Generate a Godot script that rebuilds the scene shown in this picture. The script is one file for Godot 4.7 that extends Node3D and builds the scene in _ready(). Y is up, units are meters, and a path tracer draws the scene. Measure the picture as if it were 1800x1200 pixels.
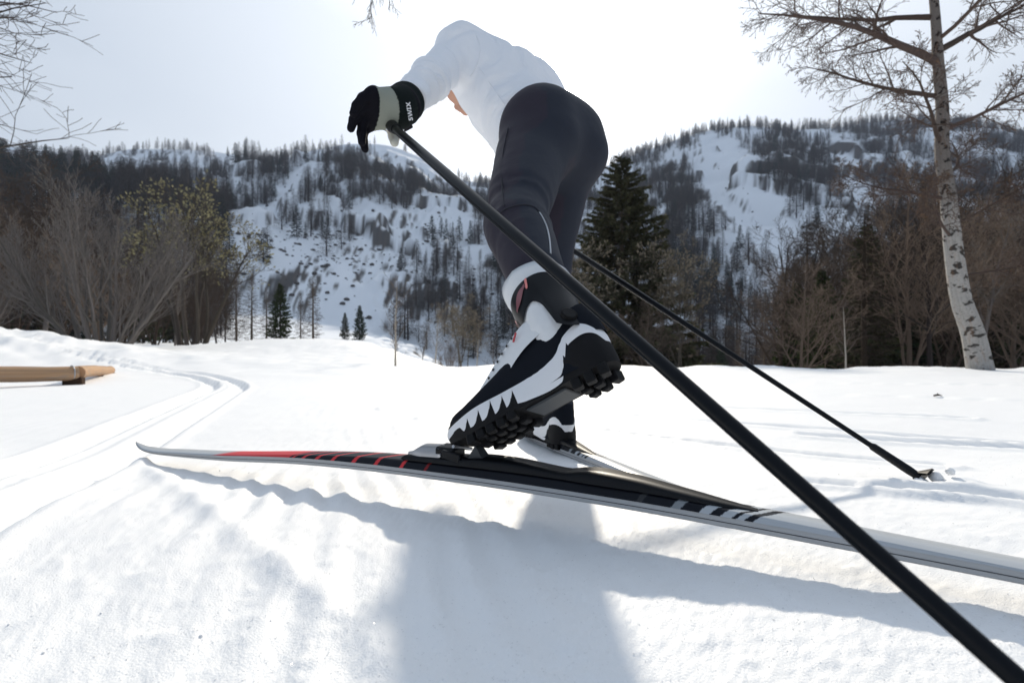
extends Node3D
# Snowy valley with a skating cross-country skier seen from just above the snow.
# x is right, y is up, the valley opens towards -z ("depth" d means -z). Metres.

const CH := 0.27                      # eye height above the snow
var M := {}                           # materials
var rng := RandomNumberGenerator.new()
var used := {}
var nz := FastNoiseLite.new()
var nz2 := FastNoiseLite.new()
var nz3 := FastNoiseLite.new()
var skier: Node3D

func _ready():
	rng.seed = 7
	setup_view()
	make_materials()
	build_ground()
	build_person()
	build_gear()
	build_near_trees()
	build_fence()
	build_far_forest()
	build_small_things()

func setup_view():
	var cam := Camera3D.new()
	cam.name = "camera"
	cam.position = Vector3(0, CH, 0)
	cam.fov = 73.74
	cam.near = 0.02
	cam.far = 4000.0
	var ca := CameraAttributesPhysical.new()
	ca.frustum_focus_distance = 0.72
	ca.frustum_focal_length = 16.0
	ca.exposure_aperture = 6.3
	cam.attributes = ca
	cam.fov = 73.74
	add_child(cam)
	var env := Environment.new()
	env.background_mode = Environment.BG_SKY
	var sky := Sky.new()
	sky.sky_material = sky_material()
	env.sky = sky
	env.background_energy_multiplier = 1.0
	env.tonemap_mode = Environment.TONE_MAPPER_LINEAR
	env.tonemap_exposure = 1.01
	env.sdfgi_enabled = true
	env.ssao_enabled = true
	env.ssil_enabled = true
	env.fog_enabled = true
	env.fog_density = 0.00028
	env.fog_light_color = Color(0.84, 0.90, 1.0)
	var we := WorldEnvironment.new()
	we.name = "world_environment"
	we.environment = env
	add_child(we)
	var sun := DirectionalLight3D.new()
	sun.name = "sun"
	sun.light_energy = 1.42
	sun.light_color = Color(1.0, 0.955, 0.88)
	sun.light_angular_distance = 1.5
	sun.shadow_enabled = true
	add_child(sun)
	sun.look_at_from_position(SUN * 100.0, Vector3.ZERO, Vector3.UP)

const SUN := Vector3(0.0759, 0.4880, -0.8696)

func sky_material() -> PanoramaSkyMaterial:
	var w := 1024
	var h := 512
	var im := Image.create(w, h, false, Image.FORMAT_RGBF)
	var cl := FastNoiseLite.new()
	cl.seed = 21
	cl.frequency = 1.1
	cl.fractal_octaves = 4
	for j in h:
		var el := PI * (0.5 - (j + 0.5) / h)
		var ce := cos(el)
		var y := sin(el)
		for i in w:
			var az := TAU * (i + 0.5) / w
			var d := Vector3(sin(az) * ce, y, -cos(az) * ce)
			var g := rad_to_deg(acos(clampf(d.dot(SUN), -1.0, 1.0)))
			var k := 0.0
			if y > -0.05:
				k = cl.get_noise_3d(d.x * 1.3, (d.y + 0.12) * 3.4, d.z * 1.3)
			var thin := 0.38 + 0.34 * smoothstep(-0.3, 0.5, k)
			# blue air, milky high cloud, and the bright cloud round the sun
			var c := Vector3(0.31, 0.40, 0.53).lerp(Vector3(0.74, 0.81, 0.89), clampf(thin * 0.75 * (0.15 + 1.0 * exp(-pow(g / 62.0, 2.0))), 0.0, 1.0))
			c = c.lerp(Vector3(0.60, 0.68, 0.77), (1.0 - smoothstep(0.0, 0.5, absf(y))) * (0.25 + 0.3 * exp(-pow(g / 70.0, 2.0))))
			c += Vector3(1.0, 0.97, 0.93) * (0.72 * exp(-pow(g / 43.0, 2.0)) + 3.0 * exp(-pow(g / 6.5, 1.5)) + 16.0 * exp(-pow(g / 2.0, 2.0)))
			if y < 0.0:
				c = c.lerp(Vector3(0.55, 0.58, 0.62), smoothstep(0.0, 0.15, -y))
			im.set_pixel(i, j, Color(c.x, c.y, c.z))
	var m := PanoramaSkyMaterial.new()
	m.panorama = ImageTexture.create_from_image(im)
	return m

# ---------------------------------------------------------------- helpers
func V(x: float, y: float, d: float) -> Vector3:      # right, above the eye, ahead
	return Vector3(x, y + CH, -d)

func ss(a: float, b: float, x: float) -> float:
	return smoothstep(a, b, x)

func numbered(called: String) -> String:
	var k: int = used.get(called, 0)
	used[called] = k + 1
	return called if k == 0 else "%s_%03d" % [called, k]

func tag(o: Node, label := "", category := "", group := "", kind := "") -> Node:
	if label: o.set_meta("label", label)
	if category: o.set_meta("category", category)
	if group: o.set_meta("group", group)
	if kind: o.set_meta("kind", kind)
	return o

func thing(called: String, at: Vector3, label: String, category: String, group := "") -> Node3D:
	var o := Node3D.new()
	o.name = numbered(called)
	o.position = at
	add_child(o)
	tag(o, label, category, group)
	return o

func put(mesh: Mesh, called: String, mat: Material, parent: Node = null) -> MeshInstance3D:
	var o := MeshInstance3D.new()
	o.mesh = mesh
	if parent == null:
		parent = self
		o.name = numbered(called)
	else:
		o.name = called
	o.material_override = mat
	parent.add_child(o, true)
	return o

class MB:                              # collects vertices, commits one mesh
	var v := PackedVector3Array()
	var n := PackedVector3Array()
	var c := PackedColorArray()
	var uv := PackedVector2Array()
	var ix := PackedInt32Array()
	func vert(p: Vector3, nn: Vector3, col := Color.WHITE, t := Vector2.ZERO) -> int:
		v.append(p); n.append(nn); c.append(col); uv.append(t)
		return v.size() - 1
	func tri(a: int, b: int, d: int) -> void:
		ix.append(a); ix.append(b); ix.append(d)
	func quad(a: int, b: int, d: int, e: int) -> void:
		ix.append(a); ix.append(b); ix.append(d)
		ix.append(a); ix.append(d); ix.append(e)
	func face(pts: Array, col := Color.WHITE) -> void:       # flat polygon, points counter-clockwise seen from outside
		var nn: Vector3 = (pts[1] - pts[0]).cross(pts[2] - pts[0]).normalized()
		var f := v.size()
		for p in pts: vert(p, nn, col)
		for k in range(1, pts.size() - 1): tri(f, f + k + 1, f + k)
	func mesh(fix := false) -> ArrayMesh:
		if fix:
			for t in range(0, ix.size(), 3):
				var a := ix[t]; var b := ix[t + 1]; var d := ix[t + 2]
				if (v[b] - v[a]).cross(v[d] - v[a]).dot(n[a] + n[b] + n[d]) > 0.0:
					ix[t + 1] = d
					ix[t + 2] = b
		var arr := []
		arr.resize(Mesh.ARRAY_MAX)
		arr[Mesh.ARRAY_VERTEX] = v
		arr[Mesh.ARRAY_NORMAL] = n
		arr[Mesh.ARRAY_COLOR] = c
		arr[Mesh.ARRAY_TEX_UV] = uv
		arr[Mesh.ARRAY_INDEX] = ix
		var m := ArrayMesh.new()
		m.add_surface_from_arrays(Mesh.PRIMITIVE_TRIANGLES, arr)
		return m
	func smooth() -> void:                                  # recompute normals from the faces
		n.fill(Vector3.ZERO)
		for t in range(0, ix.size(), 3):
			var a := ix[t]; var b := ix[t + 1]; var d := ix[t + 2]
			var q := (v[d] - v[a]).cross(v[b] - v[a])
			n[a] += q; n[b] += q; n[d] += q
		for k in n.size(): n[k] = n[k].normalized()
	func tube(pts: PackedVector3Array, rad: PackedFloat32Array, sides: int, col := Color.WHITE, cap := false, twist := 0.0, squash := 1.0, up := Vector3.ZERO) -> void:
		var m := pts.size()
		var t0 := (pts[1] - pts[0]).normalized()
		var u := up
		if u == Vector3.ZERO:
			u = Vector3.RIGHT if absf(t0.x) < 0.8 else Vector3.UP
		u = (u - t0 * u.dot(t0)).normalized()
		var first := v.size()
		var run := 0.0
		for i in m:
			var t := (pts[mini(i + 1, m - 1)] - pts[maxi(i - 1, 0)]).normalized()
			u = (u - t * u.dot(t)).normalized()
			var w := t.cross(u)
			if i > 0: run += pts[i].distance_to(pts[i - 1])
			for k in sides + 1:
				var a := TAU * k / sides + twist
				var dd := u * cos(a) + w * sin(a) * squash
				var dn := u * cos(a) * squash + w * sin(a)
				vert(pts[i] + dd * rad[i], dn.normalized(), col, Vector2(float(k) / sides, run))
		for i in m - 1:
			for k in sides:
				var a := first + i * (sides + 1) + k
				quad(a, a + sides + 1, a + sides + 2, a + 1)
		if cap:
			for e in [0, m - 1]:
				var t := (pts[1] - pts[0]).normalized() if e == 0 else (pts[m - 1] - pts[m - 2]).normalized()
				var f := v.size()
				for k in sides:
					vert(v[first + e * (sides + 1) + k], -t if e == 0 else t, col)
				for k in range(1, sides - 1):
					if e == 0: tri(f, f + k, f + k + 1)
					else: tri(f, f + k + 1, f + k)
	func box(c0: Vector3, half: Vector3, basis := Basis(), col := Color.WHITE, bev := 0.0) -> void:
		# a box with chamfered edges when bev > 0
		var h := half - Vector3.ONE * bev
		var dirs := [Vector3.RIGHT, Vector3.UP, Vector3.BACK]
		for ax in 3:
			for s in [-1.0, 1.0]:
				var nn: Vector3 = dirs[ax] * s
				var a: Vector3 = dirs[(ax + 1) % 3]
				var b: Vector3 = dirs[(ax + 2) % 3]
				var ha: float = h[(ax + 1) % 3]
				var hb: float = h[(ax + 2) % 3]
				var o: Vector3 = nn * half[ax]
				var q := [o - a * ha - b * hb, o + a * ha - b * hb, o + a * ha + b * hb, o - a * ha + b * hb]
				if s < 0.0: q.reverse()
				face(q.map(func(p): return c0 + basis * p), col)
		if bev <= 0.0: return
		for ax in 3:                                         # the twelve chamfers
			for sa in [-1.0, 1.0]:
				for sb in [-1.0, 1.0]:
					var e: Vector3 = dirs[ax]
					var a: Vector3 = dirs[(ax + 1) % 3] * sa
					var b: Vector3 = dirs[(ax + 2) % 3] * sb
					var ia := (ax + 1) % 3
					var ib := (ax + 2) % 3
					var p0: Vector3 = a * half[ia] + b * h[ib]
					var p1: Vector3 = a * h[ia] + b * half[ib]
					var q := [p0 - e * h[ax], p0 + e * h[ax], p1 + e * h[ax], p1 - e * h[ax]]
					if sa * sb > 0.0: pass
					else: q.reverse()
					face(q.map(func(p): return c0 + basis * p), col)
		for sx in [-1.0, 1.0]:
			for sy in [-1.0, 1.0]:
				for sz in [-1.0, 1.0]:
					var q := [Vector3(half.x * sx, h.y * sy, h.z * sz), Vector3(h.x * sx, half.y * sy, h.z * sz), Vector3(h.x * sx, h.y * sy, half.z * sz)]
					if sx * sy * sz < 0.0: q.reverse()
					face(q.map(func(p): return c0 + basis * p), col)
	func add(o: MB, t: Transform3D) -> void:
		var f := v.size()
		for k in o.v.size():
			vert(t * o.v[k], (t.basis * o.n[k]).normalized(), o.c[k], o.uv[k])
		for k in o.ix: ix.append(f + k)

func pv(a: Array) -> PackedVector3Array:
	return PackedVector3Array(a)

func pf(a: Array) -> PackedFloat32Array:
	return PackedFloat32Array(a)

func spline(pts: Array, per: int) -> PackedVector3Array:     # Catmull-Rom through the points
	var out := PackedVector3Array()
	for i in pts.size() - 1:
		var p0: Vector3 = pts[maxi(i - 1, 0)]
		var p1: Vector3 = pts[i]
		var p2: Vector3 = pts[i + 1]
		var p3: Vector3 = pts[mini(i + 2, pts.size() - 1)]
		for k in per:
			out.append(p1.cubic_interpolate(p2, p0, p3, float(k) / per))
	out.append(pts[-1])
	return out

func lerps(keys: Array, x: float) -> float:                  # piecewise-linear [[x, y], ...]
	if x <= keys[0][0]: return keys[0][1]
	for i in range(1, keys.size()):
		if x <= keys[i][0]:
			var t: float = (x - keys[i - 1][0]) / (keys[i][0] - keys[i - 1][0])
			return lerpf(keys[i - 1][1], keys[i][1], t)
	return keys[-1][1]

func smooths(keys: Array, x: float) -> float:                # the same, eased between the keys (monotone)
	if x <= keys[0][0]: return keys[0][1]
	for i in range(1, keys.size()):
		if x <= keys[i][0]:
			var t: float = (x - keys[i - 1][0]) / (keys[i][0] - keys[i - 1][0])
			var m0: float = (keys[i][1] - keys[maxi(i - 2, 0)][1]) / maxf(keys[i][0] - keys[maxi(i - 2, 0)][0], 1e-6)
			var m1: float = (keys[mini(i + 1, keys.size() - 1)][1] - keys[i - 1][1]) / maxf(keys[mini(i + 1, keys.size() - 1)][0] - keys[i - 1][0], 1e-6)
			var h: float = keys[i][0] - keys[i - 1][0]
			var t2 := t * t
			var t3 := t2 * t
			return (2 * t3 - 3 * t2 + 1) * keys[i - 1][1] + (t3 - 2 * t2 + t) * h * m0 + (-2 * t3 + 3 * t2) * keys[i][1] + (t3 - t2) * h * m1
	return keys[-1][1]

func mat(albedo: Color, rough := 0.8, spec := 0.5, vertex := false) -> StandardMaterial3D:
	var m := StandardMaterial3D.new()
	m.albedo_color = albedo.linear_to_srgb()                 # colours here are linear, real-world base colours
	m.roughness = rough
	m.metallic_specular = spec
	m.vertex_color_use_as_albedo = vertex
	return m

func noise_tex(size: int, freq: float, oct: int, sd: int, normal := false, strength := 1.0, ramp: Gradient = null, kind := FastNoiseLite.TYPE_SIMPLEX_SMOOTH) -> NoiseTexture2D:
	var f := FastNoiseLite.new()
	f.noise_type = kind
	f.seed = sd
	f.frequency = freq
	f.fractal_octaves = oct
	var t := NoiseTexture2D.new()
	t.width = size
	t.height = size
	t.seamless = true
	t.noise = f
	t.as_normal_map = normal
	t.bump_strength = strength
	if ramp: t.color_ramp = ramp
	return t

func tri_bump(m: StandardMaterial3D, t: Texture2D, scale: float, strength: float, world := true) -> void:
	m.uv1_triplanar = true
	m.uv1_world_triplanar = world
	m.uv1_scale = Vector3.ONE * scale
	m.normal_enabled = true
	m.normal_texture = t
	m.normal_scale = strength

func make_materials():
	M.white = mat(Color.WHITE, 0.8, 0.5, true)
	M.snow = mat(Color(0.88, 0.885, 0.89), 0.55, 0.35)
	tri_bump(M.snow, noise_tex(1024, 0.06, 5, 3, true, 6.0), 5.5, 0.42)
	M.slope = mat(Color.WHITE, 0.9, 0.2, true)
	M.bark = mat(Color.WHITE, 0.95, 0.2, true)
	tri_bump(M.bark, noise_tex(256, 0.03, 4, 5, true, 6.0), 2.2, 0.8)
	M.twig = mat(Color.WHITE, 0.9, 0.2, true)
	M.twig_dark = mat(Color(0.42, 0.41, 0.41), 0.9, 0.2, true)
	M.needle = mat(Color.WHITE, 0.85, 0.25, true)
	M.needle.backlight_enabled = true
	M.needle.backlight = Color(0.25, 0.3, 0.12)
	M.jacket = mat(Color(0.80, 0.82, 0.86), 0.75, 0.3)
	tri_bump(M.jacket, noise_tex(512, 0.02, 4, 9, true, 5.0), 4.0, 0.4)
	M.jacket.rim_enabled = true
	M.jacket.rim = 0.25
	M.tights = mat(Color.WHITE, 0.62, 0.22, true)
	tri_bump(M.tights, noise_tex(512, 0.03, 3, 11, true, 3.0), 4.0, 0.2)
	M.tights.rim_enabled = true
	M.tights.rim = 0.06
	M.skin = mat(Color(0.50, 0.27, 0.19), 0.55, 0.4)
	M.hair = mat(Color(0.03, 0.022, 0.016), 0.6, 0.4)
	M.black_plastic = mat(Color(0.008, 0.009, 0.011), 0.38, 0.28)
	M.black_soft = mat(Color(0.009, 0.011, 0.016), 0.75, 0.18)
	tri_bump(M.black_soft, noise_tex(256, 0.08, 3, 13, true, 3.0), 16.0, 0.3, false)
	M.rubber = mat(Color(0.010, 0.010, 0.011), 0.6, 0.25)
	tri_bump(M.rubber, noise_tex(256, 0.05, 3, 14, true, 3.0), 18.0, 0.35, false)
	M.white_rubber = mat(Color(0.74, 0.75, 0.77), 0.5, 0.45)
	M.gaiter = mat(Color(0.70, 0.72, 0.74), 0.8, 0.3)
	tri_bump(M.gaiter, noise_tex(256, 0.02, 3, 15, true, 4.0), 9.0, 0.35, false)
	M.red = mat(Color(0.50, 0.055, 0.06), 0.35, 0.5)
	M.dull_red = mat(Color(0.20, 0.06, 0.075), 0.4, 0.5)
	M.pale_red = mat(Color(0.72, 0.22, 0.20), 0.4, 0.5)
	M.grey_metal = mat(Color(0.45, 0.46, 0.48), 0.35, 0.6)
	M.grey_metal.metallic = 0.6
	M.carbon = mat(Color(0.004, 0.005, 0.007), 0.30, 0.20)
	M.carbon.clearcoat_enabled = true
	M.carbon.clearcoat = 0.16
	M.carbon.clearcoat_roughness = 0.06
	M.cork = mat(Color(0.48, 0.25, 0.13), 0.85, 0.2)
	M.sidewall = mat(Color(0.40, 0.405, 0.41), 0.42, 0.4)
	M.dark_line = mat(Color(0.05, 0.055, 0.06), 0.5, 0.4)
	M.base = mat(Color(0.10, 0.10, 0.11), 0.4, 0.5)
	M.glove = mat(Color.WHITE, 0.8, 0.2, true)
	M.wood = wood_material()
# ---------------------------------------------------------------- snow and mountain
var track: PackedVector3Array
func setup_noise():
	nz.seed = 1; nz.frequency = 1.0; nz.fractal_octaves = 3
	nz2.seed = 2; nz2.frequency = 1.0; nz2.fractal_octaves = 4
	nz3.seed = 3; nz3.frequency = 1.0; nz3.fractal_octaves = 1
	var pts := [[0.35, -5.0], [-0.15, -2.0], [-0.52, 0.0], [-0.82, 0.73], [-0.91, 0.95], [-1.11, 1.36], [-1.37, 1.95], [-1.73, 2.75], [-2.15, 3.6], [-2.85, 4.55], [-3.8, 5.5], [-5.2, 6.6], [-7.0, 7.6], [-9.5, 8.6], [-13.0, 9.6]]
	var a := []
	for p in pts: a.append(Vector3(p[0], 0, p[1]))
	track = spline(a, 5)

func track_side(x: float, d: float) -> float:               # signed distance from the right-hand groove
	var best := 1e9
	var side := 1.0
	var p := Vector3(x, 0, d)
	for i in track.size() - 1:
		var a := track[i]
		var b := track[i + 1]
		if absf(a.z - d) > 2.5 and absf(a.x - x) > 2.5: continue
		var ab := b - a
		var t := clampf((p - a).dot(ab) / ab.length_squared(), 0.0, 1.0)
		var q := a + ab * t
		var l := p.distance_squared_to(q)
		if l < best:
			best = l
			side = signf(ab.z * (x - q.x) - ab.x * (d - q.z))
	return side * sqrt(best)

func seg_dist(x: float, d: float, ax: float, ad: float, bx: float, bd: float) -> float:
	var px := bx - ax
	var pd := bd - ad
	var t := clampf(((x - ax) * px + (d - ad) * pd) / (px * px + pd * pd), 0.0, 1.0)
	return sqrt(pow(x - ax - px * t, 2) + pow(d - ad - pd * t, 2))

const MARKS := [[0.22, 1.72, 1.05, 1.12], [0.55, 1.95, 1.7, 1.35], [0.60, 0.93, 1.15, 0.66], [1.0, 1.55, 2.2, 1.1], [0.1, 2.6, 1.9, 1.9], [0.3, 3.6, 3.0, 2.5], [-0.35, 1.9, 0.2, 3.4], [-0.60, 2.2, -0.25, 3.5], [0.8, 4.6, 4.6, 3.6], [0.72, 0.86, 1.6, 0.62]]

func ridge_h(x: float) -> float:                            # skyline of the far range, 520 m away
	return smooths(RIDGE, x)
const RIDGE := [[-1600, 230], [-1000, 215], [-585, 225], [-500, 218], [-455, 220], [-416, 224], [-364, 217], [-305, 215], [-280, 214], [-201, 222], [-169, 223], [-130, 217], [-91, 204], [-65, 188], [-45, 181], [0, 178], [60, 190], [107, 205], [136, 216], [195, 234], [253, 246], [325, 250], [390, 250], [455, 250], [520, 243], [585, 231], [800, 240], [1200, 215], [1600, 230]]

func terrain(x: float, z: float) -> float:                  # the broad land
	var d := -z
	if d <= 0.0:
		return 0.02 * nz.get_noise_2d(x * 0.3, z * 0.3)
	var u := x / maxf(d, 0.5)
	var wr := ss(-0.36, -0.06, u + 0.05 * nz3.get_noise_2d(x * 0.15 + 9.0, d * 0.15))
	var y := -0.05 * ss(0.6, 1.4, d) - 0.075 * ss(1.5, 6.0, d)
	var lip := 7.2 + 0.9 * nz.get_noise_2d(u * 2.2, 4.0) + 0.4 * nz.get_noise_2d(u * 9.0, 1.0)
	var left := 0.20 * ss(7.0, 38.0, d) + 0.5 * ss(45.0, 150.0, d)
	var right := -0.35 * ss(lip, lip + 1.3, d) - 9.5 * ss(lip, 75.0, d)
	y += lerpf(left, right, wr)
	y += 0.05 * nz.get_noise_2d(x * 0.35, d * 0.35) * ss(2.5, 7.0, d) + 0.02 * nz.get_noise_2d(x * 1.1, d * 1.1) * ss(3.0, 7.0, d)
	# ploughed bank beyond the rail, and the knolls round the willows
	var bx := (x + 10.2) / 3.2
	var bd := (d - 8.3) / 2.3
	y += 0.62 * exp(-bx * bx - bd * bd) * (1.0 + 0.3 * nz.get_noise_2d(x, d))
	var cx := (x + 8.0) / 4.0
	var cd := (d - 17.0) / 4.0
	y += 0.45 * exp(-cx * cx - cd * cd)
	# wooded shoulder on the left, nearer than the far range
	var sx := (x + 205.0) / 95.0
	var sd := (d - 175.0) / 62.0
	y += 50.0 * exp(-sx * sx - sd * sd) * ss(20.0, 80.0, d)
	if d > 150.0:
		var dr := 520.0 + 30.0 * nz.get_noise_2d(x * 0.004, 3.0)
		var hr := ridge_h(x)
		var t := (d - 165.0) / (dr - 165.0)
		if t < 1.0:
			var s := clampf(t, 0.0, 1.0)
			var p := lerpf(pow(s, 0.85), s, 0.5)
			y += (hr - y * ss(0.0, 1.0, s)) * p
			var g := sin(s * PI)
			y += g * (16.0 * nz2.get_noise_2d(x * 0.007, d * 0.004) + 5.0 * nz2.get_noise_2d(x * 0.03, d * 0.03))
			# rock steps
			var st := nz2.get_noise_2d(x * 0.011 + 50.0, d * 0.016)
			y += g * 9.0 * ss(0.12, 0.2, st)
		else:
			y = hr + 5.0 * nz2.get_noise_2d(x * 0.03, d * 0.03) * ss(1.0, 1.1, t) - (d - dr) * 0.25
	return y

func fine_snow(x: float, d: float, r: float) -> float:
	var y := 0.0
	var front := 1.0 if d > -0.3 else 0.4
	if r < 16.0:
		var s := track_side(x, d)
		var a := absf(s)
		var b := absf(s + 0.19)
		var keep := 1.0 - ss(0.03, 0.05, a)
		var keep2 := 1.0 - ss(0.03, 0.05, b)
		y -= 0.032 * maxf(keep, keep2)
		y += 0.008 * (exp(-pow((a - 0.07) / 0.02, 2)) + exp(-pow((b - 0.07) / 0.02, 2)))
		# groomed corduroy, softened by the sun, on both sides of the track
		var q := x * 0.95 + d * 0.31
		var fade := (1.0 - ss(3.5, 7.0, r)) * ss(0.09, 0.16, minf(a, b))
		var wob := nz3.get_noise_2d(x * 1.6, d * 1.6)
		var patch := ss(-0.25, 0.45, nz.get_noise_2d(x * 0.9 + 20.0, d * 0.9))
		y += (0.0056 - 0.0047 * ss(0.7, 1.6, r)) * fade * lerpf(patch, 1.0, 0.6 * (1.0 - ss(0.6, 1.1, r))) * (0.55 + 0.9 * nz.get_noise_2d(x * 5.0 + 60.0, d * 2.0)) * sin(TAU * (q + 0.022 * wob + 0.006 * nz.get_noise_2d(x * 9.0, d * 9.0)) / 0.058) * (1.0 if s > 0.0 else 0.6) * (1.0 - 0.75 * ss(-0.12, 0.12, x))
	# long grooves that passing skis left
	if r < 6.0:
		for m in MARKS:
			var l := seg_dist(x, d, m[0], m[1], m[2], m[3])
			if l < 0.08:
				y -= 0.010 * exp(-pow(l / 0.016, 2)) - 0.007 * exp(-pow((l - 0.042) / 0.016, 2))
		# raised edge of an older track crossing the near snow
		var e := seg_dist(x, d, -1.02, 1.22, 0.06, 0.24)
		y += 0.010 * exp(-pow(e / 0.020, 2)) * (0.7 + 0.6 * nz3.get_noise_2d(x * 3.0, d * 3.0))
	# churned crust
	if r < 9.0:
		var k := nz.get_noise_2d(x * 7.0, d * 7.0)
		y += front * 0.0014 * k * (1.0 - ss(3.0, 9.0, r)) + 0.003 * nz.get_noise_2d(x * 1.6 + 3.0, d * 1.6)
		if r < 2.4:
			var f := 1.0 - ss(1.2, 2.4, r)
			var lump := nz2.get_noise_2d(x * 26.0, d * 26.0)
			y += f * 0.0022 * maxf(lump + 0.05, 0.0) * (0.5 + ss(-0.1, 0.5, k)) + f * 0.0012 * nz2.get_noise_2d(x * 80.0, d * 80.0)
	elif r < 40.0:
		y += 0.02 * nz.get_noise_2d(x * 1.6 + 3.0, d * 1.6)
	# snow thrown up round the planted pole and the gliding ski
	y += 0.018 * exp(-(pow((x - 0.885) / 0.05, 2) + pow((d - 0.90) / 0.035, 2)))
	y -= 0.015 * exp(-(pow((x - 0.83) / 0.03, 2) + pow((d - 0.92) / 0.03, 2)))
	return y

func ground_y(x: float, z: float) -> float:
	return terrain(x, z) + fine_snow(x, -z, sqrt(x * x + z * z))

func build_ground():
	setup_noise()
	# rings whose spacing grows with the distance; the first sheet is the snow field, the second the mountains
	var az := PackedFloat32Array()
	var a := -PI
	while a < PI - 0.02:
		az.append(a)
		a += deg_to_rad(0.27) if absf(a) < deg_to_rad(60.0) else (deg_to_rad(0.6) if absf(a) < deg_to_rad(80.0) else deg_to_rad(4.0))
	az.append(PI)
	var rr := PackedFloat32Array()
	var r := 0.06
	while r < 62.0:
		rr.append(r)
		r *= 1.0115 if r < 3.0 else 1.02
	rr.append(62.0)
	var o := put(ground_sheet(az, rr, true), "snow_field", M.snow)
	tag(o, "", "", "", "structure")
	var az2 := PackedFloat32Array()
	a = -PI
	while a < PI - 0.02:
		az2.append(a)
		a += deg_to_rad(0.27) if absf(a) < deg_to_rad(68.0) else deg_to_rad(4.0)
	az2.append(PI)
	var r2 := PackedFloat32Array([58.0, 62.0])
	r = 62.0
	while r < 800.0:
		r += clampf(r * 0.018, 2.0, 4.5)
		r2.append(r)
	for q in [860.0, 1000.0, 1300.0, 1800.0]: r2.append(q)
	o = put(ground_sheet(az2, r2, false), "mountain", M.slope)
	tag(o, "", "", "", "structure")

func ground_sheet(az: PackedFloat32Array, rr: PackedFloat32Array, fine: bool) -> ArrayMesh:
	var mb := MB.new()
	var na := az.size()
	for i in rr.size():
		var r := rr[i]
		for k in na:
			var x := sin(az[k]) * r
			var z := -cos(az[k]) * r
			var y := terrain(x, z)
			if fine: y += fine_snow(x, -z, r)
			else: y -= 0.25 * (1.0 - ss(58.0, 61.9, r))
			mb.vert(Vector3(x, y, z), Vector3.UP)
	for i in rr.size() - 1:
		for k in na - 1:
			var q := i * na + k
			mb.quad(q, q + na, q + na + 1, q + 1)
	if fine:                                                 # close the middle
		var c := mb.vert(Vector3(0, terrain(0, 0), 0), Vector3.UP)
		for k in na - 1: mb.tri(c, k, k + 1)
	mb.smooth()
	if mb.n[na * 3 + 5].y < 0.0:
		for k in mb.n.size(): mb.n[k] = -mb.n[k]
	if not fine:
		for i in rr.size():
			for k in na:
				var q := i * na + k
				mb.c[q] = slope_colour(mb.v[q], mb.n[q])
	return mb.mesh(true)

func slope_colour(p: Vector3, n: Vector3) -> Color:
	var d := -p.z
	var snow := Color(0.80, 0.83, 0.87)
	if d < 90.0: return snow
	var k := nz2.get_noise_2d(p.x * 0.09, p.z * 0.09 + p.y * 0.12)
	var k2 := nz.get_noise_2d(p.x * 0.35, p.z * 0.35 + p.y * 0.4)
	var rocky := 0.0
	for q in ROCKS:
		rocky += q[4] * exp(-pow((p.x - q[0]) / q[2], 2) - pow((p.y - q[1]) / q[3], 2))
	var steep := 1.0 - n.y
	var bare := ss(0.06, 0.19, k * 0.55 + k2 * 0.55 + rocky * 1.0 + (steep - 0.36) * 2.4 - 0.17)
	return snow.lerp(Color(0.036, 0.033, 0.032).lerp(Color(0.085, 0.066, 0.052), clampf(k2 + 0.3, 0.0, 1.0)), bare * 0.95)

# crags and boulder fields: x, height, reach across, reach up, strength
const ROCKS := [[-35, 20, 17.3, 10.9, 1.0], [-13, 26, 10.4, 31.3, 0.7], [-79, 37, 25.5, 34.0, 0.33], [-84, 20, 14.9, 19.8, 0.35], [-66, 60, 26.5, 33.1, 0.25], [-407, 210, 71.0, 23.2, 0.45], [-141, 182, 70.5, 35.3, 0.3], [147, 108, 13.0, 15.6, 0.7], [230, 146, 25.6, 18.4, 0.6], [300, 182, 35.3, 16.5, 0.5], [141, 84, 7.6, 9.2, 0.6], [-90, 24, 5.7, 9.3, 0.6], [275, 128, 38.0, 56.9, 0.3]]
# ---------------------------------------------------------------- trees
func rnd(a: float, b: float) -> float:
	return rng.randf_range(a, b)

func side_dir(dir: Vector3, angle: float, roll: float) -> Vector3:
	var u := dir.cross(Vector3.UP if absf(dir.y) < 0.9 else Vector3.RIGHT).normalized()
	u = u.rotated(dir, roll)
	return (dir * cos(angle) + u * sin(angle)).normalized()

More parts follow.
